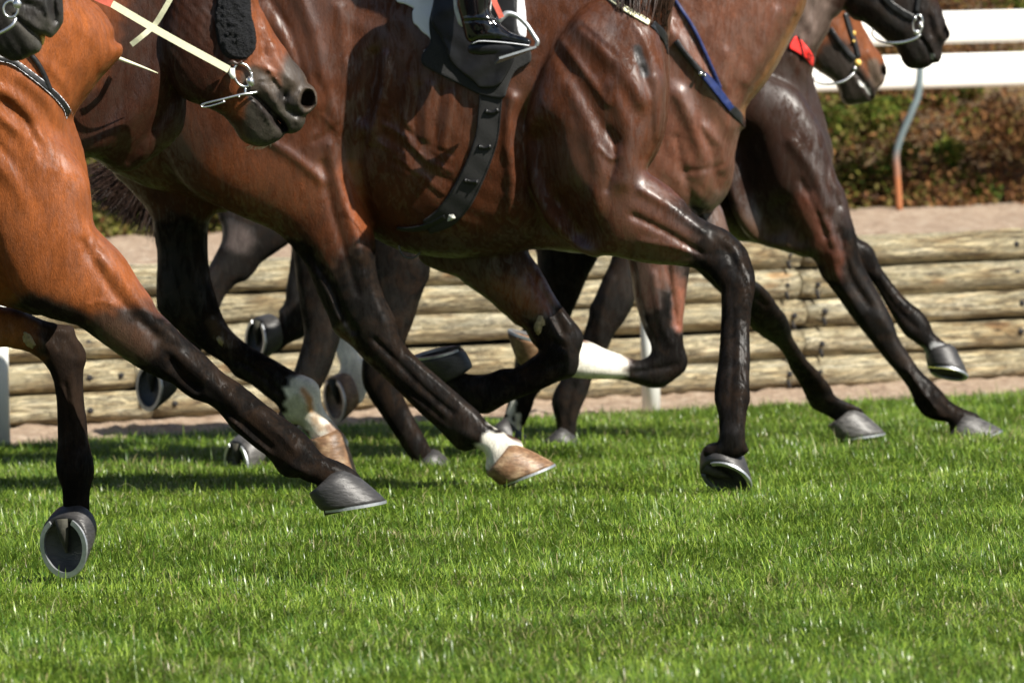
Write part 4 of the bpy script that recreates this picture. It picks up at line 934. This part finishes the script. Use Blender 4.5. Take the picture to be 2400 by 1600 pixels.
mb = MB(); mb.add([b3.fpt((1052, 500), .013), b3.fpt((1064, 499), .024), b3.fpt((1069, 508), .018), b3.fpt((1050, 516), .014), b3.fpt((1060, 507), .030)], [(0, 1, 4), (1, 2, 4), (2, 3, 4), (3, 0, 4)]); mb.build('girth_toggle', M['whiterub'], h3, smooth=False)
ringobj('girth_ring', pl3, (962, 575), -.06, 27, 30, .0028, M['stay_dark'], h3)
b3.patch(band([(930,532),(960,535),(1000,528),(1045,505)], [8, 12, 16, 14]), .012, 'chest_strap', M['leather'], h3, smooth_poly=0)
# breast strap of this horse and its mane
b3.patch(band([(1395,-20),(1430,-2),(1462,20),(1500,42),(1520,54)], [10, 14, 15, 14]), .009, 'breast_strap', M['cream'], h3, smooth_poly=0)
b3.patch(band([(1526,54),(1545,72),(1560,92),(1566,112),(1568,130)], [18, 20, 16, 10]), .010, 'breast_strap', M['leather'], h3, smooth_poly=0)
mn = MB()
for k in range(150):
    u = rng.random(); p0 = (1430 + 150 * u + rng.normal(0, 4), -60 + rng.normal(0, 8)); p1 = (1440 + 118 * u + rng.normal(0, 6), rng.uniform(-10, 30) + 50 * u)
    a0, a1 = b3.fpt(p0, .01 + .02 * rng.random()), b3.fpt(p1, .006); mn.tube(spline([a0, (a0 + a1) / 2 + np.array([.006 * rng.normal(), -.012, 0]), a1], 4), np.linspace(.0022, .0006, 9), 4)
mn.build('mane', M['mane'], h3)

# ---------------------------------------------------------------- sweaty bay with blue breast strap
pl4 = Plane(1600, 1.25, .02)
torso4 = [(1900,-60),(1891,0),(1884,27),(1869,58),(1845,109),(1818,160),(1791,201),(1770,225),(1750,252),(1746,272),(1746,300),(1736,307),(1728,334),(1722,368),(1721,392),(1717,426),(1702,460),(1682,484),(1661,501),(1644,503),(1560,560),(1400,565),(1300,560),(1000,540),(700,500),(450,430),(330,300),(330,100),(400,-100),(700,-200),(1100,-180),(1400,-250),(1600,-450),(1750,-500),(1850,-300)]
fold4 = [(1460,540),(1478,636),(1488,704),(1508,769),(1525,807),(1525,827),(1508,841),(1485,841),(1447,827),(1413,815),(1389,803),(1365,795),(1330,790),(1290,795),(1262,805),(1250,830),(1265,855),(1300,872),(1348,885),(1379,888),(1413,888),(1464,892),(1508,905),(1532,910),(1556,907),(1587,885),(1608,866),(1612,841),(1603,807),(1601,760),(1607,704),(1617,629),(1625,560),(1620,480),(1480,450)]
ext4 = [(1600,420),(1680,470),(1705,530),(1722,580),(1745,620),(1768,655),(1784,667),(1804,687),(1825,718),(1842,738),(1855,769),(1859,790),(1876,817),(1893,844),(1920,871),(1947,905),(1960,929),(1989,943),(2022,958),(2024,975),(2003,1000),(1985,992),(1970,994),(1958,986),(1931,971),(1903,957),(1889,932),(1874,900),(1853,868),(1838,834),(1818,810),(1791,793),(1762,770),(1735,740),(1690,690),(1640,640),(1590,580)]
hind4 = [(860,440),(1010,470),(1009,628),(997,670),(984,704),(970,752),(950,803),(942,850),(940,900),(948,933),(970,977),(994,1021),(1028,1078),(1045,1095),(990,1105),(953,1062),(926,1021),(892,970),(864,929),(848,890),(850,840),(865,790),(875,700),(860,600)]
trail4 = [(680,480),(800,520),(810,640),(800,780),(787,827),(777,861),(755,905),(722,960),(690,1010),(650,1060),(612,1064),(600,1046),(640,990),(665,940),(685,880),(702,827),(712,780),(700,700),(690,620)]
h4 = horse_root(pl4, 'sweaty reddish bay horse with a navy blue breast strap and a folded white-socked foreleg', px=(1500, 1060))
relT4 = [rel([(1700,420),(1700,470)], 20, -.02), rel([(1560,60),(1620,140),(1680,240),(1710,300)], 20, .014), rel([(1600,60),(1650,150),(1700,230)], 8, -.008), rel([(1820,30),(1790,110),(1750,190)], 14, .010), rel([(1860,40),(1830,100),(1780,180),(1735,260)], 7, -.010), rel([(1590,220),(1630,310),(1650,400),(1640,460)], 20, .014),
         rel([(1650,300),(1690,350),(1700,420)], 12, .010), rel([(1600,400),(1650,395),(1690,385)], 5, -.006), rel([(1640,300),(1665,360),(1680,440)], 6, -.008), rel([(1580,320),(1600,400),(1620,470)], 9, -.008), rel([(1700,120),(1690,200)], 9, .006)]
b4 = Body(pl4, [dict(poly=torso4, s=.8, H=.24, rel=relT4, noise=[(.0015, .06, .5, 1), (.0008, .03, .9, 2)]),
                dict(poly=fold4, c=-.08, s=.84, H=.08, blend=.03, rel=[rel([(1560,600),(1572,680),(1585,760)], 5, -.010), rel([(1530,640),(1545,740),(1570,800)], 7, .006), rel([(1480,870),(1540,860),(1590,850)], 5, -.007), rel([(1400,830),(1430,850)], 8, -.004)]),
                dict(poly=ext4, c=.10, cf=lambda A, B: .46 * np.clip((.55 - B) / .45, 0, 1), s=.84, H=.08, blend=.03, rel=[rel([(1875,860),(1905,905),(1930,940)], 4, -.008), rel([(1780,700),(1800,720)], 8, -.006), rel([(1935,950),(1955,960)], 9, .005)]),
                dict(poly=hind4, c=-.08, s=.84, H=.09), dict(poly=trail4, c=-.02, s=.84, H=.08)], h=.0065, cr=.33, far=.72)
b4.build('body', M['sweaty'], h4, base=(.115, .043, .024), paint=[
    ([(1560,730),(1570,830),(1520,880)], 44, 80, BLACK), ([(1418,848),(1375,845),(1300,845)], 40, 58, WHITE), ([(1500,600),(1520,700)], 10, 40, (.05, .022, .015)), ([(1590,600),(1590,760)], 8, 22, (.20, .07, .04)),
    ([(1640,560),(1800,740),(1880,870),(1980,970)], 70, 120, BLACK), ([(940,480),(920,640),(900,850),(960,1000),(1010,1080)], 90, 150, BLACK), ([(740,560),(740,800),(700,950),(620,1060)], 90, 140, BLACK),
    ([(1891,0),(1845,100),(1791,195),(1748,260)], 8, 24, (.17, .075, .025)), ([(1690,480),(1700,520)], 20, 50, (.09, .05, .035))])
hoof(h4, place(pl4, (1246, 793), -.06), (-.93, .05, .30), (-.28, .10, -.93), L=.14, Wd=.12, mat=M['hoof_tan'], ht=.075, hh=.05, back=.55)
hoof(h4, place(pl4, (2017, 1021), .56), (1, .05, .10), (-.1, 0, 1), L=.140, Wd=.12, mat=M['hoof_pale'], ht=.078, hh=.04)
hoof(h4, place(pl4, (1034, 1122), -.08), (1, .05, 0), (0, 0, 1), L=.13, Wd=.12, mat=M['hoof_grey'])
hoof(h4, place(pl4, (556, 1086), -.05), (.02, .12, -1), (.82, .55, .10), L=.135, Wd=.12, mat=M['hoof_pale'], ht=.075, hh=.045)
b4.patch(band([(1580,95),(1600,124),(1630,158),(1648,178)], 15), .009, 'breast_strap', M['leather'], h4, smooth_poly=0)
b4.patch(band([(1645,174),(1660,190),(1680,214),(1702,242),(1712,256)], [17, 20, 18, 16]), .012, 'breast_strap', M['blue'], h4, smooth_poly=0)
b4.patch(band([(1710,252),(1726,268),(1740,284),(1746,300)], [20, 22, 16, 8]), .009, 'breast_strap', M['leather'], h4, smooth_poly=0)
b4.patch(band([(1575,-5),(1600,32),(1625,72),(1650,125),(1670,170),(1686,208)], 9), .008, 'neck_strap', M['blue'], h4, smooth_poly=0)
mb = MB(); mb.ball(b4.fpt((1638, 172), .014), (.006, .004, .006)); mb.ball(b4.fpt((1648, 176), .014), (.004, .003, .004)); mb.build('strap_stud', M['steel'], h4)
tl = MB()
for k in range(1900):
    root = pl4.pt((415 + rng.normal(0, 10), 372 + rng.normal(0, 14)), -.05 + rng.normal(0, .02)); u = rng.random(); u2 = rng.random()
    tip = (200 + 175 * u + rng.normal(0, 10), 385 + 60 * u2 + 140 * (u ** .7) * (.35 + .65 * u2)); midp = ((415 + tip[0]) / 2 + rng.normal(0, 6), 372 + (tip[1] - 372) * .42 - 18 + rng.normal(0, 7))
    c0 = -.06 + rng.normal(0, .03); tl.tube(spline([root, pl4.pt(midp, c0), pl4.pt(tip, c0 + rng.normal(0, .02))], 5), np.linspace(.0026, .0005, 11), 4, caps=False)
tl.build('tail', M['mane'], h4)

# ---------------------------------------------------------------- dark brown horse in front, with red cloth and metal bit
pl5 = Plane(1850, 2.35, -.05)
torso5 = [(2010,-100),(1983,0),(1970,30),(1949,49),(1944,70),(1932,91),(1915,121),(1912,140),(1904,170),(1907,191),(1915,217),(1932,270),(1941,307),(1951,341),(1953,368),(1947,395),(1945,450),(1930,540),(1900,602),(1838,588),(1770,571),(1738,568),(1700,560),(1500,560),(1300,545),(1150,500),(1040,400),(1000,250),(1020,60),(1100,-100),(1300,-180),(1500,-180),(1650,-250),(1800,-450),(1950,-550),(2080,-420)]
near5 = [(1961,415),(1978,446),(1988,477),(1995,511),(2002,534),(2005,544),(2009,568),(2017,602),(2033,640),(2056,680),(2077,718),(2094,755),(2107,793),(2131,830),(2158,868),(2186,895),(2213,922),(2225,938),(2260,958),(2293,970),(2296,990),(2280,1025),(2231,1030),(2226,1010),(2224,993),(2212,988),(2196,986),(2167,975),(2146,950),(2131,914),(2106,879),(2081,850),(2060,824),(2033,790),(2005,755),(1985,728),(1954,684),(1924,646),(1903,606),(1840,590),(1760,560),(1710,480),(1690,350),(1720,180),(1850,200),(1920,290),(1945,360)]
far5 = [(1930,430),(1990,500),(2009,554),(2033,568),(2050,589),(2060,616),(2077,643),(2101,674),(2128,704),(2159,728),(2179,755),(2189,779),(2213,800),(2236,818),(2242,840),(2205,862),(2179,854),(2172,841),(2165,820),(2145,803),(2121,786),(2104,762),(2090,738),(2070,704),(2050,670),(2030,650),(1960,620),(1920,560)]
hindA5 = [(1440,500),(1500,540),(1492,650),(1488,704),(1464,752),(1440,783),(1427,813),(1405,850),(1388,888),(1376,926),(1362,956),(1353,987),(1348,1034),(1352,1055),(1300,1058),(1304,1034),(1304,994),(1295,960),(1294,929),(1312,893),(1340,850),(1360,810),(1369,776),(1379,745),(1382,718),(1393,698),(1413,650),(1433,602)]
hindB5 = [(1240,480),(1420,500),(1402,600),(1396,616),(1379,646),(1359,694),(1342,732),(1320,790),(1300,850),(1270,912),(1256,929),(1246,960),(1233,990),(1222,1020),(1218,1040),(1170,1040),(1173,1004),(1188,950),(1202,890),(1205,858),(1209,827),(1214,796),(1235,740),(1250,680),(1258,600)]
h5 = horse_root(pl5, 'dark brown horse leading at the right, black head and red cloth at its neck', px=(2200, 1030))
relT5 = [rel([(1725,310),(1740,430),(1765,530)], 50, -.11), rel([(1760,230),(1820,270),(1880,330),(1915,390)], 16, .014), rel([(1800,190),(1860,240),(1910,310),(1930,370)], 12, .012), rel([(1780,220),(1840,260),(1895,330)], 6, -.010), rel([(1830,200),(1885,260),(1925,330)], 5, -.008), rel([(1740,290),(1790,340),(1850,380)], 12, .010), rel([(1870,20),(1900,80),(1890,130)], 14, .010), rel([(1930,20),(1910,70),(1890,120)], 8, .008), rel([(1900,10),(1880,80)], 6, -.007), rel([(1850,130),(1870,160),(1900,200)], 8, .005)]
head5 = [(1983,30),(2002,47),(2023,53),(2049,72),(2076,96),(2098,111),(2108,128),(2115,145),(2127,159),(2145,162),(2166,161),(2180,155),(2187,149),(2198,149),(2206,138),(2208,123),(2213,102),(2225,89),(2228,79),(2222,64),(2215,47),(2208,26),(2198,0),(2170,-80),(2130,-180),(2060,-260),(1960,-300),(1890,-200),(1910,-60)]
b5 = Body(pl5, [dict(poly=torso5, s=.8, H=.25, rel=relT5, noise=[(.0008, .045, .7, 1)]),
                dict(poly=near5, c=-.18, s=.84, H=.10, blend=.035, rel=[rel([(1730,340),(1760,440),(1800,540)], 44, -.07), rel([(1830,480),(1870,560)], 24, -.025), rel([(1850,330),(1900,400),(1930,480)], 14, .010), rel([(1890,460),(1940,540),(1960,600)], 12, .008), rel([(1870,420),(1910,500),(1940,580)], 6, -.008), rel([(1960,540),(1985,640),(2030,710)], 7, -.010), rel([(1935,560),(1960,650),(2010,730)], 9, .008), rel([(1940,330),(1935,420),(1960,480)], 6, -.008), rel([(2120,860),(2150,905),(2185,950)], 5, .010), rel([(2105,870),(2140,920),(2165,955)], 4, -.009), rel([(2190,960),(2200,970)], 10, .005), rel([(2060,740),(2080,770)], 12, .006)]),
                dict(poly=far5, c=.12, s=.84, H=.08, rel=[rel([(2060,660),(2100,720),(2150,770)], 5, -.007)]),
                dict(poly=hindA5, c=-.10, s=.84, H=.08, rel=[rel([(1430,650),(1410,720),(1400,790)], 8, .006), rel([(1345,900),(1330,950),(1325,1000)], 6, -.006)]),
                dict(poly=hindB5, c=.10, s=.84, H=.08),
                dict(poly=head5, s=.76, H=.10, blend=.015, rel=[rel([(2155,88),(2170,106),(2180,128),(2186,148)], 4, -.014), rel([(2168,95),(2184,118),(2194,140)], 5, .006), rel([(2172,40),(2178,60),(2182,80)], 6, -.010), rel([(2185,30),(2195,60),(2205,90)], 6, .007), rel([(2160,20),(2168,50)], 6, .005), rel([(2050,20),(2080,50),(2110,70)], 20, .008), rel([(2125,110),(2140,140)], 10, .005), rel([(2200,95),(2198,120)], 6, -.010)], noise=[(.001, .02, .4, 1)])], h=.006, cr=.33)
b5.cut((2217, 76), -.03, (.009, .02, .03), .003)
b5.build('body', M['dark'], h5, base=(.026, .0105, .006), paint=[
    ([(1980,600),(2060,760),(2150,900),(2240,980),(2280,1000)], 56, 110, BLACK), ([(1880,480),(1960,620)], 10, 50, (.08, .026, .014)), ([(2040,640),(2120,740),(2220,840)], 60, 90, BLACK), ([(2045,-60),(2095,20),(2150,60),(2190,110)], 55, 75, (.014, .011, .010)), ([(2022,-30),(2045,40),(2100,100),(2150,140)], 38, 52, (.012, .010, .009)), ([(2217,70),(2217,84)], 3, 8, (.004, .003, .003)), ([(2186,130),(2184,148)], 2, 4, (.6, .6, .6)), ([(2195,815),(2215,820)], 8, 14, (.30, .30, .30)), ([(2175,860),(2165,830)], 10, 20, (.20, .20, .20)),
    ([(1450,560),(1420,720),(1330,920),(1325,1040)], 100, 140, (.011, .009, .008)), ([(1330,560),(1300,760),(1220,980)], 80, 130, BLACK), ([(1199,950),(1192,1010)], 6, 11, WHITE), ([(1212,980),(1215,1030)], 5, 10, WHITE),
    ([(1880,60),(1900,20)], 30, 70, (.12, .085, .07)), ([(1700,520),(1760,540),(1850,570)], 20, 50, (.07, .035, .02))])  # grey stroke: gloss on the sweaty neck painted into the coat
hoof(h5, place(pl5, (2296, 1028), -.18), (.94, .05, .36), (-.36, 0, .94), L=.138, Wd=.12, mat=M['hoof_pale'], ht=.076, hh=.04)
hoof(h5, place(pl5, (2222, 872), .12), (.95, .18, -.28), (.32, .36, .86), L=.120, Wd=.108, mat=M['hoof_grey'], ht=.075, hh=.045, back=.6)
hoof(h5, place(pl5, (1334, 1066), -.10), (1, .05, 0), (0, 0, 1), L=.13, Wd=.12, mat=M['hoof_grey'])
hoof(h5, place(pl5, (1200, 1046), .10), (1, .05, 0), (0, 0, 1), L=.13, Wd=.12, mat=M['hoof_grey'])
pxtube('grass_blade', pl5, [(2172,860,.02),(2195,862,.0),(2218,864,-.02),(2240,868,-.02)], [.0012, .0014, .001], plain('wisp', (.45, .47, .10), .6), h5)
b5.patch([(1860,85),(1872,92),(1888,110),(1900,125),(1906,140),(1905,157),(1895,150),(1882,136),(1862,123),(1845,113),(1850,98)], .010, 'red_cloth', M['red'], h5, both=False, h=.0025)
b5.patch(band([(1866,84),(1873,104),(1880,136)], 4), .014, 'cloth_strap', M['leather'], h5, h=.002, smooth_poly=0)
for q in ([(1892,122),(1899,136)], [(1889,128),(1896,140)], [(1893,122),(1889,128)], [(1899,136),(1901,141)], [(1888,135),(1903,150)], [(1897,128),(1901,134)]):
    b5.patch(band(q, 2.4), .0135, 'printed_mark', M['leather'], h5, h=.0015, smooth_poly=0)
# its head
plh5 = pl5
pxtube('bit_bar', plh5, [(2046,68,-.06),(2044,82,-.08),(2060,96,-.10),(2085,101,-.115),(2118,99,-.115),(2144,91,-.115),(2157,81,-.11)], [.0022, .0025, .004, .0046, .0042], M['steel'], h5)
ringobj('bit_ring', plh5, (2151, 58), -.115, 11, 23, .0028, M['steel'], h5, tilt=-.15)
mb = MB(); mb.ball(plh5.pt((2157, 58), -.12), (.006, .005, .009)); mb.ball(plh5.pt((2148, 75), -.12), (.009, .005, .006)); mb.ball(plh5.pt((2145, 44), -.12), (.005, .004, .008)); mb.build('bit_boss', M['steel'], h5)
b5.patch(band([(2050,-40),(2080,5),(2110,28),(2140,44)], 18), .008, 'cheek_strap', M['leather'], h5, smooth_poly=0)
b5.patch(band([(2160,-40),(2150,0),(2146,30)], 12), .008, 'cheek_strap', M['leather'], h5, smooth_poly=0)

# ---------------------------------------------------------------- bay head behind it
pl6 = Plane(1950, 3.5, .15)
h6 = horse_root(pl6, 'bay horse behind the leader, its brown head and yellow bit disc against the rail', px=(1900, 980))
head6 = [(2019,53),(2034,81),(2051,111),(2068,132),(2074,149),(2080,164),(2076,181),(2070,196),(2060,206),(2055,214),(2052,228),(2040,238),(2013,244),(1987,247),(1972,236),(1966,215),(1953,191),(1928,174),(1906,159),(1885,140),(1850,80),(1840,0),(1890,-80),(1980,-80),(2008,0)]
neck6 = [(1850,-200),(1980,-60),(1950,60),(1880,140),(1790,240),(1700,400),(1500,480),(1150,480),(980,420),(840,440),(760,400),(800,250),(980,40),(1100,-60),(1400,-110),(1650,-320)]
leg6 = [(900,300),(940,450),(880,560),(820,620),(800,700),(812,760),(835,815),(845,834),(861,851),(866,868),(861,912),(853,935),(838,950),(815,930),(795,880),(797,855),(788,830),(783,793),(773,759),(757,721),(737,680),(714,636),(690,582),(690,520),(760,400)]
b6 = Body(pl6, [dict(poly=head6, s=.76, H=.10, rel=[rel([(2006,172),(2022,195),(2036,215),(2042,230)], 4, -.014), rel([(2000,178),(2014,200),(2026,222)], 5, .006), rel([(2036,120),(2050,150),(2060,180)], 6, .006), rel([(2022,140),(2036,170),(2050,195)], 5, -.007), rel([(1960,60),(1965,100)], 12, .006)], noise=[(.001, .02, .4, 1)]),
                dict(poly=neck6, c=.02, s=.6, H=.20), dict(poly=leg6, c=-.02, s=.8, H=.08)], h=.006, cr=.26)
b6.cut((2070, 170), -.03, (.009, .02, .03), .003)
b6.build('body', M['bay_head'], h6, base=(.15, .047, .016), paint=[([(1960,140),(1990,200),(2010,230),(2040,225)], 34, 60, (.03, .022, .018)), ([(2072,160),(2066,195)], 8, 20, (.03, .02, .016)), ([(2045,150),(2055,190)], 8, 20, (.10, .07, .05)), ([(2012,190),(2040,220)], 1.5, 4, (.55, .55, .52)),
    ([(750,500),(780,700)], 90, 150, BLACK), ([(700,600),(740,690),(775,760)], 6, 12, (.45, .48, .44)), ([(790,790),(830,850),(845,900)], 42, 60, WHITE)])  # grey-green strip: white sock painted as if already in shadow
hoof(h6, place(pl6, (786, 934), -.08), (.10, .06, -1), (.84, .52, .08), L=.142, Wd=.12, mat=M['hoof_tan'], ht=.062, hh=.04, back=.4)
pxtube('bit_bar', pl6, [(1921,170,-.06),(1907,186,-.08),(1922,196,-.10),(1950,197,-.115),(1980,189,-.115),(2003,170,-.105)], [.002, .0022, .003, .0042, .004], M['steel'], h6)
mb = MB(); mb.ball(b6.fpt((2009, 147), .006), (.0105, .008, .0105)); mb.build('bit_disc', M['gold'], h6)
mb = MB(); mb.ball(b6.fpt((2001, 161), .006), (.007, .006, .007)); mb.build('bit_ring', M['steel'], h6)
b6.patch(band([(1943,66),(1960,92),(1980,116),(2002,140)], 13), .008, 'cheek_strap', M['leather'], h6, smooth_poly=0)
b6.patch(band([(1980,30),(1992,70),(2002,100),(2012,136)], 12), .007, 'noseband', M['leather'], h6, smooth_poly=0)
mb = MB(); mb.ball(b6.fpt((2000, 78), .010), (.0055, .004, .0075)); mb.ball(b6.fpt((1999, 97), .010), (.0045, .004, .0045)); mb.build('buckle', M['gold'], h6)

# ---------------------------------------------------------------- dark horse hidden behind, only its trailing hind legs in view
pl7 = Plane(520, 2.25, .1)
h7 = horse_root(pl7, 'black horse hidden behind the others, only two trailing hind legs visible', px=(520, 1060))
b7 = Body(pl7, [dict(poly=[(430,300),(450,420),(500,490),(560,520),(700,520),(800,500),(820,300),(790,90),(680,10),(520,0),(420,60),(400,180)], s=.75, H=.16),
                dict(poly=[(520,470),(720,470),(700,550),(678,570),(647,592),(613,616),(593,643),(576,658),(552,667),(528,694),(512,730),(485,800),(445,860),(415,905),(385,912),(366,890),(378,850),(405,810),(432,750),(452,690),(470,650),(492,619),(501,602),(518,568),(521,537)], c=-.10, s=.84, H=.09),
                dict(poly=[(700,480),(790,560),(765,650),(755,730),(730,775),(712,790),(674,807),(652,826),(630,815),(622,780),(644,759),(654,745),(652,728),(666,711),(671,670),(678,629),(685,570)], c=.0, s=.84, H=.08)], h=.0065, cr=.28)
b7.build('body', M['dark'], h7, base=(.012, .010, .009), paint=[([(545,550),(570,560)], 14, 44, (.09, .07, .065))])  # grey patch: sheen on the hock painted into the colour
hoof(h7, place(pl7, (352, 905), -.13), (-.10, .10, -1), (.80, .58, .28), L=.142, Wd=.122, mat=M['hoof_grey'], ht=.072, hh=.045, back=.5)
hoof(h7, place(pl7, (601, 797), -.02), (-.12, .12, -1), (.85, .50, -.10), L=.135, Wd=.12, mat=M['hoof_grey'], ht=.068, hh=.045, back=.5)

# ---------------------------------------------------------------- the jockey on the brown bay: boot in view, body above the frame
plj = Plane(1180, -.66, -.22)
jk = empty('person', pl3.pt((1150, 60), -.3)); tag(jk, 'jockey standing in the stirrup, only the polished black riding boot and lower leg in view', 'person')
bj = Body(plj, [dict(poly=[(1075,60),(1060,-40),(1066,-150),(1120,-260),(1000,-330),(800,-330),(720,-400),(800,-500),(1000,-520),(1240,-620),(1400,-640),(1420,-560),(1380,-480),(1440,-380),(1520,-300),(1500,-270),(1400,-330),(1300,-420),(1200,-400),(1240,-290),(1200,-200),(1170,-100),(1155,0),(1140,60)], s=.8, H=.15),
                dict(poly=[(1380,-560),(1370,-680),(1440,-760),(1540,-740),(1560,-650),(1500,-590),(1440,-550)], s=.9, H=.12)], h=.009, cr=.26)
bj.build('body', plain('white_breeches', (.72, .72, .72), .7), jk)
bb = Body(plj, [dict(poly=[(1068,-10),(1071,15),(1078,40),(1086,70),(1092,92),(1106,102),(1124,98),(1178,99),(1215,103),(1238,107),(1246,101),(1243,93),(1234,88),(1210,81),(1195,75),(1180,63),(1168,51),(1155,38),(1149,20),(1152,0),(1154,-60),(1158,-200),(1066,-200),(1058,-100)], c=-.05, s=.9, H=.055, rel=[rel([(1085,45),(1120,43),(1150,45)], 3, .004), rel([(1085,49),(1120,47),(1150,49)], 2.5, -.005), rel([(1120,85),(1160,82),(1200,88)], 8, .004), rel([(1152,52),(1160,72),(1166,96)], 2, -.0025), rel([(1196,76),(1192,98)], 2, -.002)])], h=.0035, cr=.13)
bb.build('riding_boot', M['patent'], jk, it=2)
so = Body(plj, [dict(poly=[(1108,103),(1124,99),(1178,101),(1215,105),(1240,109),(1246,105),(1244,114),(1215,122),(1160,128),(1118,130),(1096,122),(1098,106)], c=-.05, s=.9, H=.05)], h=.0035, cr=.1)
so.build('boot_sole', M['leather'], jk, it=1)
pxtube('boot_welt', plj, [(1107,103,-.095),(1124,97,-.102),(1160,98,-.104),(1200,102,-.102),(1232,106,-.095),(1240,107,-.085)], .0013, M['whitecloth'], jk)
st = [(1166,50,-.10),(1175,42,-.095),(1190,32,-.09),(1212,38,-.085),(1234,58,-.08),(1252,85,-.078),(1260,98,-.078),(1257,108,-.078)]
stir = pxtube('stirrup', plj, st, [.009, .0085, .0075, .0065, .006, .006, .0055], M['shoe'], h3, n=10)
V = [plj.pt(p[:2], p[2]) for p in ((1170,134,-.11),(1257,107,-.085),(1250,112,.0),(1160,146,-.01))]; V2 = [v - np.array([0, 0, .006]) for v in V]
stt = link('stirrup_tread', mesh('stirrup_tread', V + V2, [(0, 1, 2, 3), (7, 6, 5, 4), (0, 4, 5, 1), (1, 5, 6, 2), (2, 6, 7, 3), (3, 7, 4, 0)], False), M['shoe'], h3)
rein('stirrup_leather', plj, [(1154,-40,-.10),(1158,0,-.105),(1166,20,-.11),(1176,42,-.11)], .014, M['redweb'], h3)
